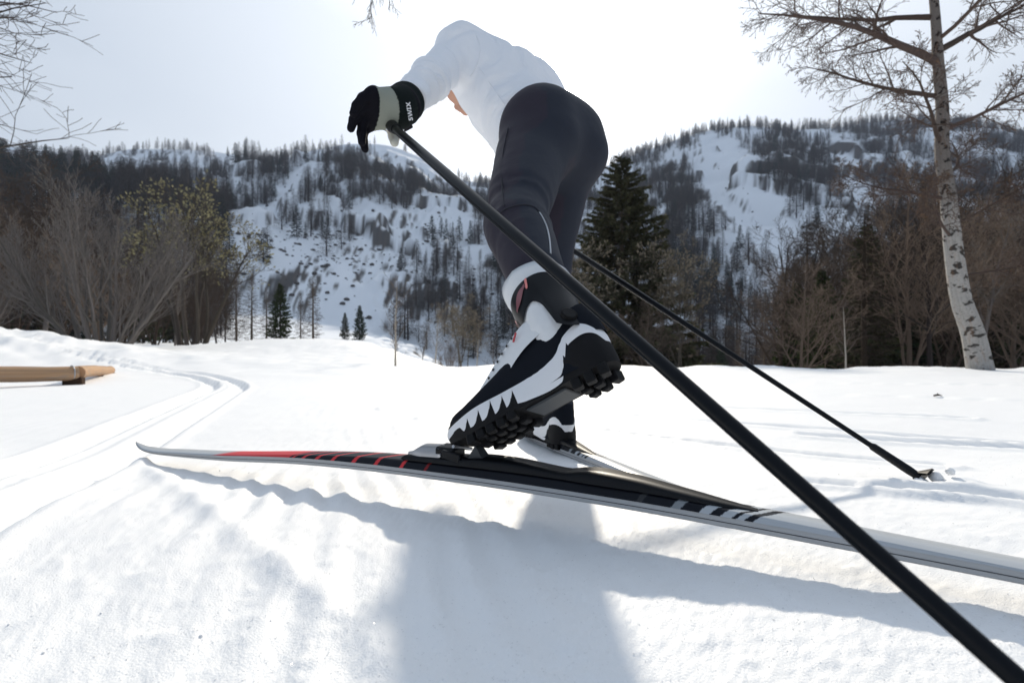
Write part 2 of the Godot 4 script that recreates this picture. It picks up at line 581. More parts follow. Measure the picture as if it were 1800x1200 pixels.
# one limb with its side shoots; level 0 goes to the first mesh, 1 to the second, the rest to the third
func limb(mbs: Array, pos: Vector3, dir: Vector3, length: float, r: float, level: int, P: Dictionary) -> void:
	var seg: int = P.seg[level]
	var pts := PackedVector3Array([pos])
	var rad := PackedFloat32Array([r])
	var dd := dir
	var crook: float = P.crook[level]
	for i in seg:
		dd = (dd + Vector3(rnd(-1, 1), rnd(-1, 1), rnd(-1, 1)) * crook + Vector3.UP * P.lift[level]).normalized()
		pts.append(pts[i] + dd * length / seg)
		rad.append(maxf(r * (1.0 - (i + 1.0) / seg * P.taper[level]), P.min))
	var col: Color = P.col[mini(level, 2)] * rnd(0.8, 1.2)
	col.a = 1.0
	mbs[mini(level, mbs.size() - 1)].tube(pts, rad, P.sides[level], col)
	if level == P.levels:
		if P.has("bud") and rng.randf() < P.bud_share:
			spray(mbs[-1], pts[seg], dd, P.bud_len * rnd(0.6, 1.2), P.bud_wide, P.bud * rnd(0.75, 1.25))
		return
	var n: int = P.n[level]
	for k in n:
		var t := lerpf(P.start[level], 1.0, (k + rng.randf()) / n)
		var f := t * seg
		var i := mini(int(f), seg - 1)
		var at := pts[i].lerp(pts[i + 1], f - i)
		var along := (pts[i + 1] - pts[i]).normalized()
		var nd := side_dir(along, P.angle[level] * rnd(0.7, 1.25), k * 2.4 + rnd(-0.6, 0.6))
		limb(mbs, at, nd, length * P.ratio[level] * (1.15 - 0.65 * t) * rnd(0.7, 1.2), maxf(lerpf(rad[i], rad[i + 1], f - i) * P.thin[level], P.min), level + 1, P)

func spray(mb: MB, p: Vector3, dir: Vector3, l: float, w: float, col: Color) -> void:   # a narrow leaf-sized blade
	var s := dir.cross(Vector3(rnd(-1, 1), rnd(-1, 1), rnd(-1, 1))).normalized()
	var nn := dir.cross(s).normalized()
	if nn.y < 0.0: nn = -nn
	col.a = 1.0
	var a := mb.vert(p, nn, col)
	var b := mb.vert(p + dir * l * 0.45 + s * w, nn, col)
	var c := mb.vert(p + dir * l, nn, col)
	var d := mb.vert(p + dir * l * 0.45 - s * w, nn, col)
	if (mb.v[b] - p).cross(mb.v[c] - p).dot(nn) > 0.0: mb.quad(a, d, c, b)
	else: mb.quad(a, b, c, d)

func bare(col: Color, o := {}) -> Dictionary:
	var P := {"levels": 3, "seg": [7, 5, 4, 3], "crook": [0.10, 0.16, 0.2, 0.22], "lift": [0.05, 0.05, 0.05, 0.04], "taper": [0.8, 0.85, 0.85, 0.7], "sides": [7, 5, 3, 3], "n": [13, 8, 6, 0], "start": [0.25, 0.2, 0.2, 0.0],
		"angle": [0.9, 0.75, 0.7, 0.6], "ratio": [0.42, 0.45, 0.45, 0.0], "thin": [0.5, 0.5, 0.55, 0.5], "min": 0.003, "col": [col * 0.9, col, col * 1.1]}
	P.merge(o, true)
	return P

func conifer(mb: MB, h: float, reach: float, branches: int, twigs: int, col: Color, needles: Color, green: float, droop := 0.25, clear := 0.08, blade := 1.0, sides := 3) -> void:
	# trunk, whorled branches that sag and turn up, and on each a row of side twigs; green = share of the twigs in needle
	mb.tube(pv([Vector3.ZERO, Vector3(rnd(-0.01, 0.01) * h, h * 0.5, rnd(-0.01, 0.01) * h), Vector3(0, h, 0)]), pf([h * 0.014 + 0.03, h * 0.009 + 0.015, 0.012]), 5, col * 0.9)
	for b in branches:
		var t := lerpf(clear, 0.985, pow((b + rng.randf()) / branches, 0.85))
		var ang := b * 2.39996 + rnd(-0.5, 0.5)
		var l := reach * (pow(1.0 - t, 0.8) * 0.95 + 0.05) * rnd(0.6, 1.15)
		if t < clear + 0.12: l *= rnd(0.5, 1.0)
		var out := Vector3(cos(ang), 0, sin(ang))
		var p0 := Vector3(0, t * h, 0)
		var p1 := p0 + out * l * 0.55 - Vector3.UP * l * droop * lerpf(1.0, -0.6, t)
		var p2 := p0 + out * l - Vector3.UP * l * droop * lerpf(0.75, -1.2, t)
		var br := 0.006 * h * (0.25 + 0.4 * (1.0 - t)) * 0.25 + 0.004
		mb.tube(pv([p0, p1, p2]), pf([br * 1.6, br, br * 0.4]), sides, col * rnd(0.8, 1.2))
		for k in twigs:
			var s := lerpf(0.18, 1.0, (k + rng.randf()) / twigs)
			var q := p0.lerp(p1, s / 0.55) if s < 0.55 else p1.lerp(p2, (s - 0.55) / 0.45)
			var sd := out.cross(Vector3.UP) * (1.0 if k % 2 else -1.0)
			var dd := (out * rnd(0.3, 1.0) + sd * rnd(0.2, 1.0) + Vector3.UP * rnd(-0.9, 0.25)).normalized()
			var g := rng.randf() < green
			var tl := l * rnd(0.16, 0.34) * blade + 0.02 * h * blade
			var cc := (needles if g else col) * rnd(0.55, 1.35)
			spray(mb, q, dd, tl, tl * (0.20 if g else 0.035), cc)

func at(px: float, d: float, sink := 0.05) -> Vector3:      # a place on the snow by its bearing and distance
	var x := (px - 900.0) / 800.0 * d
	return Vector3(x, ground_y(x, -d) - sink, -d)

func tree(called: String, place: Vector3, mbs: Array, mats: Array, names: Array, label: String, category := "tree", group := "") -> Node3D:
	var o := thing(called, place, label, category, group)
	for i in mbs.size():
		if mbs[i].v.size():
			var m := put(mbs[i].mesh(), names[i], mats[i], o)
			if names[i] in ["twigs", "needles"]: m.set_meta("kind", "stuff")
	return o

func birch_bark() -> StandardMaterial3D:
	var im := Image.create(256, 1024, false, Image.FORMAT_RGB8)
	var f := FastNoiseLite.new()
	f.seed = 31
	f.frequency = 1.0
	f.fractal_octaves = 4
	for y in 1024:
		for x in 256:
			var a := TAU * x / 256.0
			var c := Vector3(cos(a), sin(a), 0)
			var v := y / 1024.0 * 2.0
			var k := f.get_noise_3d(c.x * 0.6, c.y * 0.6, v * 8.0) + 0.25 * f.get_noise_3d(c.x * 0.4, c.y * 0.4, v * 2.0 + 7.0)
			var l := f.get_noise_3d(c.x * 2.2, c.y * 2.2, v * 70.0)           # fine bands
			var g := f.get_noise_3d(c.x * 3.0 + 9.0, c.y * 3.0, v * 3.0)
			var w := 0.36 + 0.10 * g + 0.08 * l
			var col := Vector3(w, w * 0.95, w * 0.88)
			col = col.lerp(Vector3(0.035, 0.03, 0.027), ss(0.20, 0.32, k) * 0.95)
			col = col.lerp(Vector3(0.08, 0.065, 0.055), ss(0.30, 0.42, l) * 0.7)
			col = col.lerp(Vector3(0.20, 0.11, 0.06), ss(0.15, 0.5, g) * 0.35)
			im.set_pixel(x, y, Color(col.x, col.y, col.z).linear_to_srgb())
	var m := mat(Color.WHITE, 0.85, 0.3, true)
	m.albedo_texture = ImageTexture.create_from_image(im)
	m.uv1_scale = Vector3(1, 0.5, 1)
	m.normal_enabled = true
	m.normal_texture = noise_tex(256, 0.04, 3, 33, true, 5.0)
	m.normal_scale = 0.6
	return m

func build_near_trees():
	rng.seed = 101
	M.birch = birch_bark()
	var brown := Color(0.125, 0.104, 0.090)
	var grey := Color(0.15, 0.13, 0.115)
	# the birch by the bank: leaning foot, straight upper stem, two big limbs and a haze of twigs
	var b := at(1712, 6.4, 0.1)
	var o := thing("birch_tree", b, "tall white-barked birch with black scars, leaning foot, on the snowbank", "tree")
	var path := []
	for q in [[1728, 648], [1712, 590], [1690, 525], [1677, 440], [1668, 350], [1657, 270], [1657, 190], [1650, 110], [1645, 30], [1636, -70], [1630, -190], [1634, -330]]:
		path.append(V((q[0] - 900.0) / 800.0 * 6.4, (600.0 - q[1]) / 800.0 * 6.4, 6.4) - b)
	path[0].y = -0.1
	var sp := spline(path, 4)
	var rr := PackedFloat32Array()
	for i in sp.size(): rr.append(lerpf(0.148, 0.030, pow(float(i) / (sp.size() - 1), 0.75)) + (0.035 * exp(-i * 0.9)))
	var mb := MB.new()
	mb.tube(sp, rr, 14, Color.WHITE)
	for k in mb.v.size():                                       # the old white bark gives way to dark young bark higher up
		var dark := ss(1.9, 3.0, mb.v[k].y + 0.7 * nz2.get_noise_3dv(mb.v[k] * 2.2)) * 0.72
		mb.c[k] = Color.WHITE.lerp(Color(0.26, 0.21, 0.19), dark)
	put(mb.mesh(), "trunk", M.birch, o)
	var P := bare(Color(0.095, 0.07, 0.06), {"levels": 3, "seg": [8, 6, 4, 3], "n": [16, 9, 6, 0], "lift": [0.015, 0.02, -0.03, -0.07], "crook": [0.12, 0.17, 0.2, 0.2], "ratio": [0.36, 0.5, 0.5, 0.0], "angle": [0.85, 0.8, 0.7, 0.6], "min": 0.0028, "taper": [0.85, 0.85, 0.8, 0.6], "start": [0.2, 0.15, 0.1, 0.0],
		"bud": Color(0.14, 0.09, 0.06), "bud_share": 0.35, "bud_len": 0.045, "bud_wide": 0.007})
	var limbs := [[0.645, Vector3(-0.93, 0.36, 0.15), 2.6, 0.055], [0.66, Vector3(0.85, 0.52, -0.1), 2.3, 0.05], [0.74, Vector3(-0.8, 0.45, -0.5), 1.9, 0.04], [0.80, Vector3(0.55, 0.75, 0.3), 1.8, 0.035], [0.83, Vector3(-0.6, 0.65, 0.4), 1.7, 0.035],
		[0.58, Vector3(-0.7, 0.35, -0.65), 1.9, 0.035], [0.52, Vector3(0.75, 0.35, 0.5), 1.5, 0.03], [0.48, Vector3(-0.75, 0.22, 0.55), 1.8, 0.03], [0.42, Vector3(0.85, 0.3, -0.4), 1.6, 0.028], [0.38, Vector3(-0.9, 0.2, -0.1), 1.5, 0.024], [0.30, Vector3(-0.85, 0.25, 0.4), 1.3, 0.02], [0.24, Vector3(0.9, 0.15, 0.2), 1.3, 0.02], [0.90, Vector3(0.2, 0.9, -0.2), 1.5, 0.03], [0.70, Vector3(0.4, 0.4, 0.8), 1.7, 0.03], [0.33, Vector3(0.6, 0.2, 0.75), 1.2, 0.02]]
	for l in limbs:
		var tw := MB.new()
		var lm := MB.new()
		limb([lm, lm, tw], sp[int(l[0] * (sp.size() - 1))], l[1].normalized(), l[2], l[3], 0, P)
		var part := put(lm.mesh(), "branch", M.twig, o)
		put(tw.mesh(), "twigs", M.twig, part).set_meta("kind", "stuff")

	# willow thicket by the rail: a fan of stems from one stool
	mb = MB.new()
	var mb2 := MB.new()
	var mb3 := MB.new()
	P = bare(Color(0.155, 0.138, 0.126), {"levels": 3, "seg": [8, 6, 4, 3], "n": [10, 6, 4, 0], "lift": [0.06, 0.09, 0.10, 0.08], "crook": [0.07, 0.10, 0.14, 0.15], "angle": [0.5, 0.5, 0.5, 0.5], "ratio": [0.48, 0.5, 0.5, 0.0], "min": 0.0045, "start": [0.12, 0.15, 0.15, 0.0]})
	for k in 17:
		var an := TAU * k / 17.0 + rnd(-0.2, 0.2)
		var lean := rnd(0.10, 1.0)
		limb([mb, mb2, mb3], Vector3(cos(an) * 0.5, 0, sin(an) * 0.4), Vector3(cos(an) * lean, 1.0, sin(an) * lean * 0.7).normalized(), rnd(3.5, 4.9) * (1.0 - 0.18 * lean), rnd(0.035, 0.07), 0, P)
	var willow := tree("willow_thicket", at(178, 12.5, 0.1), [mb, mb2, mb3], [M.bark, M.bark, M.twig], ["stems", "branches", "twigs"], "large grey-brown bare willow thicket fanning out behind the end of the log rail", "bush")
	var w2: Node3D = willow.duplicate()
	w2.name = numbered("willow_thicket")
	add_child(w2)
	w2.position = at(-70, 20.0, 0.1)
	w2.rotation.y = 2.0
	tag(w2, "bare willow thicket at the left, farther back than the one by the rail end", "bush")
	# willow in yellow catkins
	mb = MB.new(); mb2 = MB.new(); mb3 = MB.new()
	P = bare(Color(0.085, 0.072, 0.06), {"levels": 3, "seg": [7, 6, 4, 3], "n": [11, 8, 6, 0], "lift": [0.05, 0.05, 0.04, 0.04], "crook": [0.10, 0.16, 0.2, 0.2], "angle": [0.6, 0.7, 0.7, 0.6], "ratio": [0.45, 0.5, 0.5, 0.0], "min": 0.005, "bud": Color(0.28, 0.25, 0.14), "bud_share": 0.65, "bud_len": 0.13, "bud_wide": 0.035, "start": [0.45, 0.25, 0.2, 0.0]})
	for k in 7:
		var an := TAU * k / 7.0 + rnd(-0.3, 0.3)
		var lean := rnd(0.1, 0.5)
		limb([mb, mb2, mb3], Vector3(cos(an) * 0.45, 0, sin(an) * 0.3), Vector3(cos(an) * lean, 1.0, sin(an) * lean).normalized(), rnd(4.2, 5.3), rnd(0.06, 0.10), 0, P)
	tree("catkin_willow", at(338, 17.5, 0.1), [mb, mb2, mb3], [M.bark, M.bark, M.twig], ["stems", "branches", "twigs"], "several-stemmed willow with yellowish catkins at its top, beside the bend of the track")
	# stock of shapes that the rest of the valley trees are made from
	var stock := {}
	for v in 4:
		var a := MB.new()
		var c := MB.new()
		P = bare([brown, grey, Color(0.14, 0.105, 0.082), Color(0.155, 0.115, 0.088)][v], {"n": [15, 8, 6, 0], "min": 0.0055, "lift": [0.04, 0.06, 0.05, 0.02], "ratio": [[0.40, 0.33, 0.5, 0.45][v], 0.48, 0.48, 0.0], "angle": [[0.8, 0.6, 0.95, 0.7][v], 0.7, 0.7, 0.6], "start": [[0.2, 0.3, 0.1, 0.15][v], 0.2, 0.2, 0.0]})
		limb([a, c, c], Vector3.ZERO, Vector3.UP, 6.0, 0.085, 0, P)
		if v >= 2:
			for s in 3: limb([a, c, c], Vector3(rnd(-0.2, 0.2), 0, rnd(-0.2, 0.2)), Vector3(rnd(-0.5, 0.5), 1, rnd(-0.5, 0.5)).normalized(), rnd(4, 5.5), 0.05, 0, P)
		stock["bare%d" % v] = [a.mesh(), c.mesh()]
	for v in 3:
		var a := MB.new()
		conifer(a, 8.0, 1.5, 110, 44, Color(0.115, 0.088, 0.068), Color(0.2, 0.16, 0.1), 0.0, 0.16, 0.06, 0.7)
		stock["larch%d" % v] = [a.mesh()]
	for v in 3:
		var a := MB.new()
		conifer(a, 8.0, 1.9, 170, 34, Color(0.05, 0.04, 0.032), [Color(0.030, 0.044, 0.022), Color(0.045, 0.058, 0.022), Color(0.058, 0.060, 0.030)][v], 0.9, 0.3, 0.03, 0.75)
		stock["spruce%d" % v] = [a.mesh()]
	for v in 2:
		var a := MB.new()
		var c := MB.new()
		P = bare(Color(0.17, 0.145, 0.12), {"levels": 2, "seg": [6, 4, 3], "n": [16, 6, 0], "min": 0.0035, "ratio": [0.33, 0.5, 0.0], "angle": [0.7, 0.7, 0.6], "start": [0.3, 0.2, 0.0], "crook": [0.05, 0.12, 0.15], "col": [Color(0.36, 0.32, 0.27), Color(0.15, 0.12, 0.1), Color(0.14, 0.11, 0.09)]})
		limb([a, c, c], Vector3.ZERO, Vector3.UP, 2.0, 0.027, 0, P)
		stock["sapling%d" % v] = [a.mesh(), c.mesh()]
	for v in 2:
		var a := MB.new()
		var c := MB.new()
		P = bare(Color(0.14, 0.12, 0.095), {"levels": 3, "n": [10, 7, 6, 0], "min": 0.004, "seg": [6, 5, 4, 2], "start": [0.35, 0.2, 0.2, 0], "bud": Color(0.24, 0.20, 0.145), "bud_share": 0.9, "bud_len": 0.12, "bud_wide": 0.03, "ratio": [0.45, 0.5, 0.5, 0]})
		for s in 5: limb([a, c, c], Vector3(rnd(-0.3, 0.3), 0, rnd(-0.3, 0.3)), Vector3(rnd(-0.4, 0.4), 1, rnd(-0.4, 0.4)).normalized(), rnd(3.8, 4.6), 0.04, 0, P)
		stock["hazel%d" % v] = [a.mesh(), c.mesh()]
	# the tall spruce behind the skier
	mb = MB.new()
	conifer(mb, 12.2, 4.8, 400, 160, Color(0.14, 0.11, 0.08), Color(0.075, 0.074, 0.040), 0.64, 0.22, 0.02, 0.33)
	o = thing("spruce_tree", at(1092, 24.0, 0.2), "tall dark-green spruce just behind the skier, between the two poles", "tree")
	put(mb.mesh(), "crown", M.needle, o)
	# valley trees: kind, bearing, distance, height, label
	var spots := [
		["spruce1", 492, 37.0, 5.0, "small dark-green spruce at the far edge of the snow field, among brown larches"],
		["spruce0", 632, 95.0, 7.5, "pair-mate dark spruce at the foot of the boulder slope, behind the field"],
		["spruce2", 606, 100.0, 6.0, "smaller spruce left of its dark mate at the foot of the boulder slope"],
		["larch0", 442, 36.0, 5.6, "brown bare larch left of the small dark spruce"],
		["larch1", 415, 40.0, 6.6, "brown bare larch behind the catkin willow, farthest left of the larch row"],
		["larch2", 468, 41.0, 5.2, "low brown larch squeezed against the small dark spruce"],
		["larch1", 528, 39.0, 4.4, "pale brown larch right of the small dark spruce"],
		["larch0", 550, 22.0, 3.5, "thin lone larch with a straight dark stem standing in the field"],
		["sapling0", 695, 9.0, 1.70, "slim pale sapling alone in the snow field left of the skier's boot"],
		["hazel0", 812, 14.0, 2.0, "small tree with a pale fuzzy crown in the snow left of the skier's calf"],
		["sapling1", 765, 20.0, 2.2, "thin bare sapling behind the lone pale one in the field"],
		["bare1", 740, 26.0, 3.0, "small bare brown tree below the dark crag"],
		["bare3", 790, 28.0, 2.8, "bare brown bush behind the fuzzy-crowned small tree"],
		["sapling0", 838, 17.0, 1.9, "thin bare sapling right beside the fuzzy-crowned small tree"],
		["bare0", 870, 30.0, 3.4, "bare tree hidden partly by the skier's lower leg"],
		["bare1", 700, 40.0, 3.8, "low bare tree at the foot of the dark crag"],
		["hazel1", 1000, 19.0, 5.2, "pale fuzzy hazel left of the tall spruce, behind the skier's thigh"],
		["hazel0", 1196, 21.0, 5.6, "pale brown hazel right of the tall spruce"],
		["bare3", 1040, 17.0, 2.6, "brown bare bush in front of the tall spruce's foot"],
		["bare2", 1140, 16.5, 2.6, "brown bare bush right of the tall spruce's foot"],
		["spruce2", 1525, 13.0, 4.4, "dark brownish spruce left of the birch, behind the bank"],
		["spruce1", 1446, 14.5, 3.4, "low bright-green young spruce between the skier's pole and the birch"],
		["sapling1", 1487, 9.6, 1.6, "slim pale-stemmed sapling on the bank left of the birch"],
		["spruce0", 1590, 18.0, 5.0, "dark spruce right behind the birch's lower stem"],
		["spruce2", 62, 40.0, 8.0, "dark spruce at the far left, above the left-hand thicket"],
		["spruce0", 128, 47.0, 9.0, "tall dark spruce behind the big willow thicket, left of its middle"],
		["spruce1", 252, 44.0, 6.5, "green spruce between the big willow thicket and the catkin willow"],
		["spruce2", 305, 52.0, 7.0, "dark spruce right behind the catkin willow"],
		["spruce2", 1762, 16.0, 5.2, "brownish-green spruce right of the birch, half hidden by bare twigs"],
		["spruce1", 1655, 24.0, 6.0, "green spruce deep in the wood, left of the birch stem"],
		["spruce1", 1400, 17.0, 3.6, "small green spruce beyond the bank, left of the young green one"],
		["spruce0", 1268, 70.0, 9.5, "slender dark spruce beyond the bank, under the chute"],
		["spruce1", 1235, 60.0, 5.5, "short dark spruce beyond the bank, left of the slender one"],
		["spruce0", 1352, 62.0, 6.5, "dark spruce beyond the bank, between the two poles and the green young spruce"],
		["spruce2", 1190, 66.0, 6.5, "dark spruce just right of the pale brown hazel, beyond the bank"],
		["larch0", 1215, 48.0, 9.5, "tall brown larch right of the tall spruce, beyond the bank"],
		["larch2", 1300, 52.0, 9.0, "brown larch in the gully below the white chute"],
		["larch1", 1345, 44.0, 8.0, "brown larch right of the gully, below the white chute"],
		["larch0", 1395, 40.0, 8.0, "brown larch next to the green young spruce, beyond the bank"],
		["larch2", 1440, 34.0, 8.0, "brown larch behind the green young spruce"],
	]
	for s in spots: plant(stock, s[0], s[1], s[2], s[3], s[4], "")
	# the brown wood on the right, round the birch, and the one behind the willows on the left
	var kinds := ["bare0", "bare3", "bare2", "larch1", "bare1", "bare2"]
	var firsts := ["a twiggy", "a slim", "a bushy", "a thin-crowned", "a grey", "a spreading"]
	var rows := [["front row", 10.5, 13.5, 0.30], ["second row", 15.0, 19.0, 0.34], ["third row", 21.0, 26.0, 0.36], ["back row", 29.0, 38.0, 0.34]]
	var posts := [[1378, "right of the far pole"], [1420, "left of the green young spruce"], [1465, "right of the green young spruce"], [1505, "by the brownish spruce"], [1548, "right of the brownish spruce"], [1588, "before the spruce beside the birch"], [1630, "a little left of the birch stem"], [1668, "close behind the birch stem"], [1708, "right at the birch foot"], [1752, "just right of the birch"], [1792, "at the right edge of the picture"], [1835, "past the right edge of the picture"]]
	for r in rows.size():
		for k in posts.size():
			if (r == 0 and k in [0, 2, 4, 7, 9]) or (r == 1 and k in [1, 5, 8]) or (r == 2 and k in [3, 6, 10]): continue
			var k6: int = (k * 5 + r * 2) % 6
			var d := rnd(rows[r][1], rows[r][2])
			var top := rnd(0.72, 1.12) * lerpf(0.24, 0.36, clampf((posts[k][0] - 1370.0) / 350.0, 0.0, 1.0))
			plant(stock, kinds[k6], posts[k][0] + rnd(-16, 16), d, d * top + 0.6 + 9.0 * ss(9.0, 75.0, d), "%s leafless tree, %s of the right wood, %s" % [firsts[k6].substr(firsts[k6].find(" ") + 1), rows[r][0], posts[k][1]], "leafless trees round the birch", r >= 2 or k % 3 == 0)
	rows = [["front row", 19.0, 24.0], ["middle row", 28.0, 36.0], ["back row", 42.0, 58.0]]
	posts = [[-70, "past the left edge of the picture"], [-25, "at the left edge of the picture"], [22, "behind the left-hand willow thicket"], [62, "right of the left-hand thicket"], [100, "left of the big willow thicket"], [140, "behind the big thicket's left half"], [180, "behind the big thicket's middle"], [222, "behind the big thicket's right half"], [262, "right of the big thicket"], [300, "just left of the catkin willow"], [352, "behind the catkin willow"], [392, "just right of the catkin willow"]]
	for r in rows.size():
		for k in posts.size():
			if (r == 0 and k in [2, 4, 5, 7, 8, 10, 11]) or (r == 1 and k in [3, 6, 9]): continue
			var k6: int = (k * 5 + r * 2 + 1) % 6
			var d := rnd(rows[r][1], rows[r][2])
			var top := rnd(0.8, 1.1) * lerpf(0.36, 0.16, clampf(posts[k][0] / 400.0, 0.0, 1.0))
			plant(stock, kinds[k6], posts[k][0] + rnd(-14, 14), d, d * top, "%s leafless tree, %s of the left wood, %s" % [firsts[k6].substr(firsts[k6].find(" ") + 1), rows[r][0], posts[k][1]], "leafless trees behind the willows", r >= 1)
	# branches that reach into the frame at the upper left
	mb = MB.new(); mb2 = MB.new(); mb3 = MB.new()
	P = bare(Color(0.075, 0.065, 0.06), {"levels": 3, "seg": [8, 7, 5, 3], "n": [14, 9, 6, 0], "lift": [0.02, -0.01, 0.01, 0.03], "crook": [0.08, 0.18, 0.25, 0.25], "angle": [1.1, 0.8, 0.8, 0.6], "ratio": [0.42, 0.5, 0.5, 0.0], "min": 0.0035, "start": [0.3, 0.15, 0.15, 0.0]})
	limb([mb, mb2, mb3], Vector3.ZERO, Vector3(0.08, 1, 0), 7.5, 0.14, 0, P)
	for q in [[0.38, Vector3(0.95, 0.15, -0.2), 2.5], [0.5, Vector3(0.9, 0.3, 0.1), 2.6], [0.58, Vector3(0.95, 0.05, 0.1), 2.2], [0.66, Vector3(0.9, 0.3, -0.3), 2.1]]:
		limb([mb2, mb2, mb3], Vector3(0.2, 7.3 * q[0], 0), q[1].normalized(), q[2], 0.03, 1, P)
	tree("bare_tree", at(-325, 5.6, 0.1), [mb, mb2, mb3], [M.bark, M.twig, M.twig], ["trunk", "branches", "twigs"], "leafless tree at the left edge, its thin branches reaching in against the sky")
	# a tree behind the viewer hangs a few twigs into the top of the frame
	mb = MB.new(); mb2 = MB.new(); mb3 = MB.new()
	mb.tube(spline([Vector3(0, -0.2, 0), Vector3(0.1, 2.5, 0.05), Vector3(-0.1, 5.0, -0.1), Vector3(0, 8.0, 0)], 5), pf(range(16).map(func(i): return 0.16 - 0.008 * i)), 9, Color(0.10, 0.085, 0.075))
	mb2.tube(spline([Vector3(0, 4.6, 0), Vector3(-1.2, 4.75, -2.0), Vector3(-2.3, 4.4, -4.2), Vector3(-3.1, 3.75, -6.0)], 5), pf(range(16).map(func(i): return 0.05 - 0.0027 * i)), 6, Color(0.08, 0.07, 0.06))
	P = bare(Color(0.10, 0.085, 0.08), {"levels": 2, "seg": [6, 5, 3], "n": [9, 5, 0], "lift": [-0.10, -0.06, -0.03], "crook": [0.12, 0.2, 0.2], "angle": [0.5, 0.5, 0.5], "ratio": [0.4, 0.5, 0], "min": 0.002, "start": [0.25, 0.2, 0]})
	for q in [[-3.1, 3.75, -6.0, -0.1], [-2.95, 3.9, -5.6, 0.1], [-3.0, 3.83, -5.8, 0.25], [-2.6, 4.15, -5.0, 0.2]]:
		limb([mb3, mb3, mb3], Vector3(q[0], q[1], q[2]), Vector3(q[3], -0.9, -0.35).normalized(), 0.85, 0.007, 0, P)
	tree("overhanging_tree", Vector3(1.85, 0.32, 1.9), [mb, mb2, mb3], [M.bark, M.bark, M.twig], ["trunk", "branch", "twigs"], "faint hanging twigs at the top edge, from a tree mostly outside the picture")

func plant(stock: Dictionary, kind: String, px: float, d: float, h: float, label: String, group: String, dark := false) -> void:
	var names := {"bare": "leafless_tree", "larc": "larch_tree", "spru": "spruce_tree", "sapl": "birch_sapling", "haze": "hazel_bush"}
	var full := {"bare": 6.0, "larc": 8.0, "spru": 8.0, "sapl": 2.0, "haze": 4.4}
	var k := kind.substr(0, 4)
	var o := thing(names[k], at(px, d, 0.05), label, "bush" if k == "haze" else "tree", group)
	var s: float = h / full[k]
	o.scale = Vector3(s * rnd(0.9, 1.1), s, s * rnd(0.9, 1.1))
	o.rotation.y = rnd(0, TAU)
	var ms: Array = stock[kind]
	if ms.size() == 1:
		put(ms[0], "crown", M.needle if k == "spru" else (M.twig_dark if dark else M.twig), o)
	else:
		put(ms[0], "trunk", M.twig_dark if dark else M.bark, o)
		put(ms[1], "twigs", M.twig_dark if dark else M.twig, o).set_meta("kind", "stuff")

# ---------------------------------------------------------------- the wood on the mountainside
# open snow without trees: half width, then x, height pairs along the chute
const CHUTES := [[13, -154, 128, -135, 71, -130, 37, -119, 14], [18, -52, 100, -64, 54, -73, 26, -70, 0], [20, -219, 210, -138, 200, -51, 146], [11, -412, 179, -292, 142, -224, 134], [19, 209, 200, 163, 118, 146, 60, 152, 33], [12, 317, 182, 209, 71, 153, 37], [5, -15, 84, -17, 37], [3.5, 67, 12, 65, 0], [4.0, 89, 8, 107, -4], [6.6, -61, 14, -62, 0], [6.5, 100, 108, 99, 84], [5, 120, 4, 150, -2], [4, -112, 40, -96, 12]]
# dark spruce stands: x, height, reach across, reach up
const STANDS := [[-44, 70, 14, 16], [-100, 48, 9, 12], [-14, 45, 12, 16], [185, 70, 10, 16], [-118, 40, 10, 10], [95, 24, 26, 16], [60, 44, 14, 14], [-190, 60, 30, 20], [-60, 30, 8, 8]]

func openness(x: float, y: float) -> float:
	var best := 1e9
	for c in CHUTES:
		for i in range(1, c.size() - 2, 2):
			best = minf(best, seg_dist(x, y, c[i], c[i + 1], c[i + 2], c[i + 3]) / c[0])
	return best

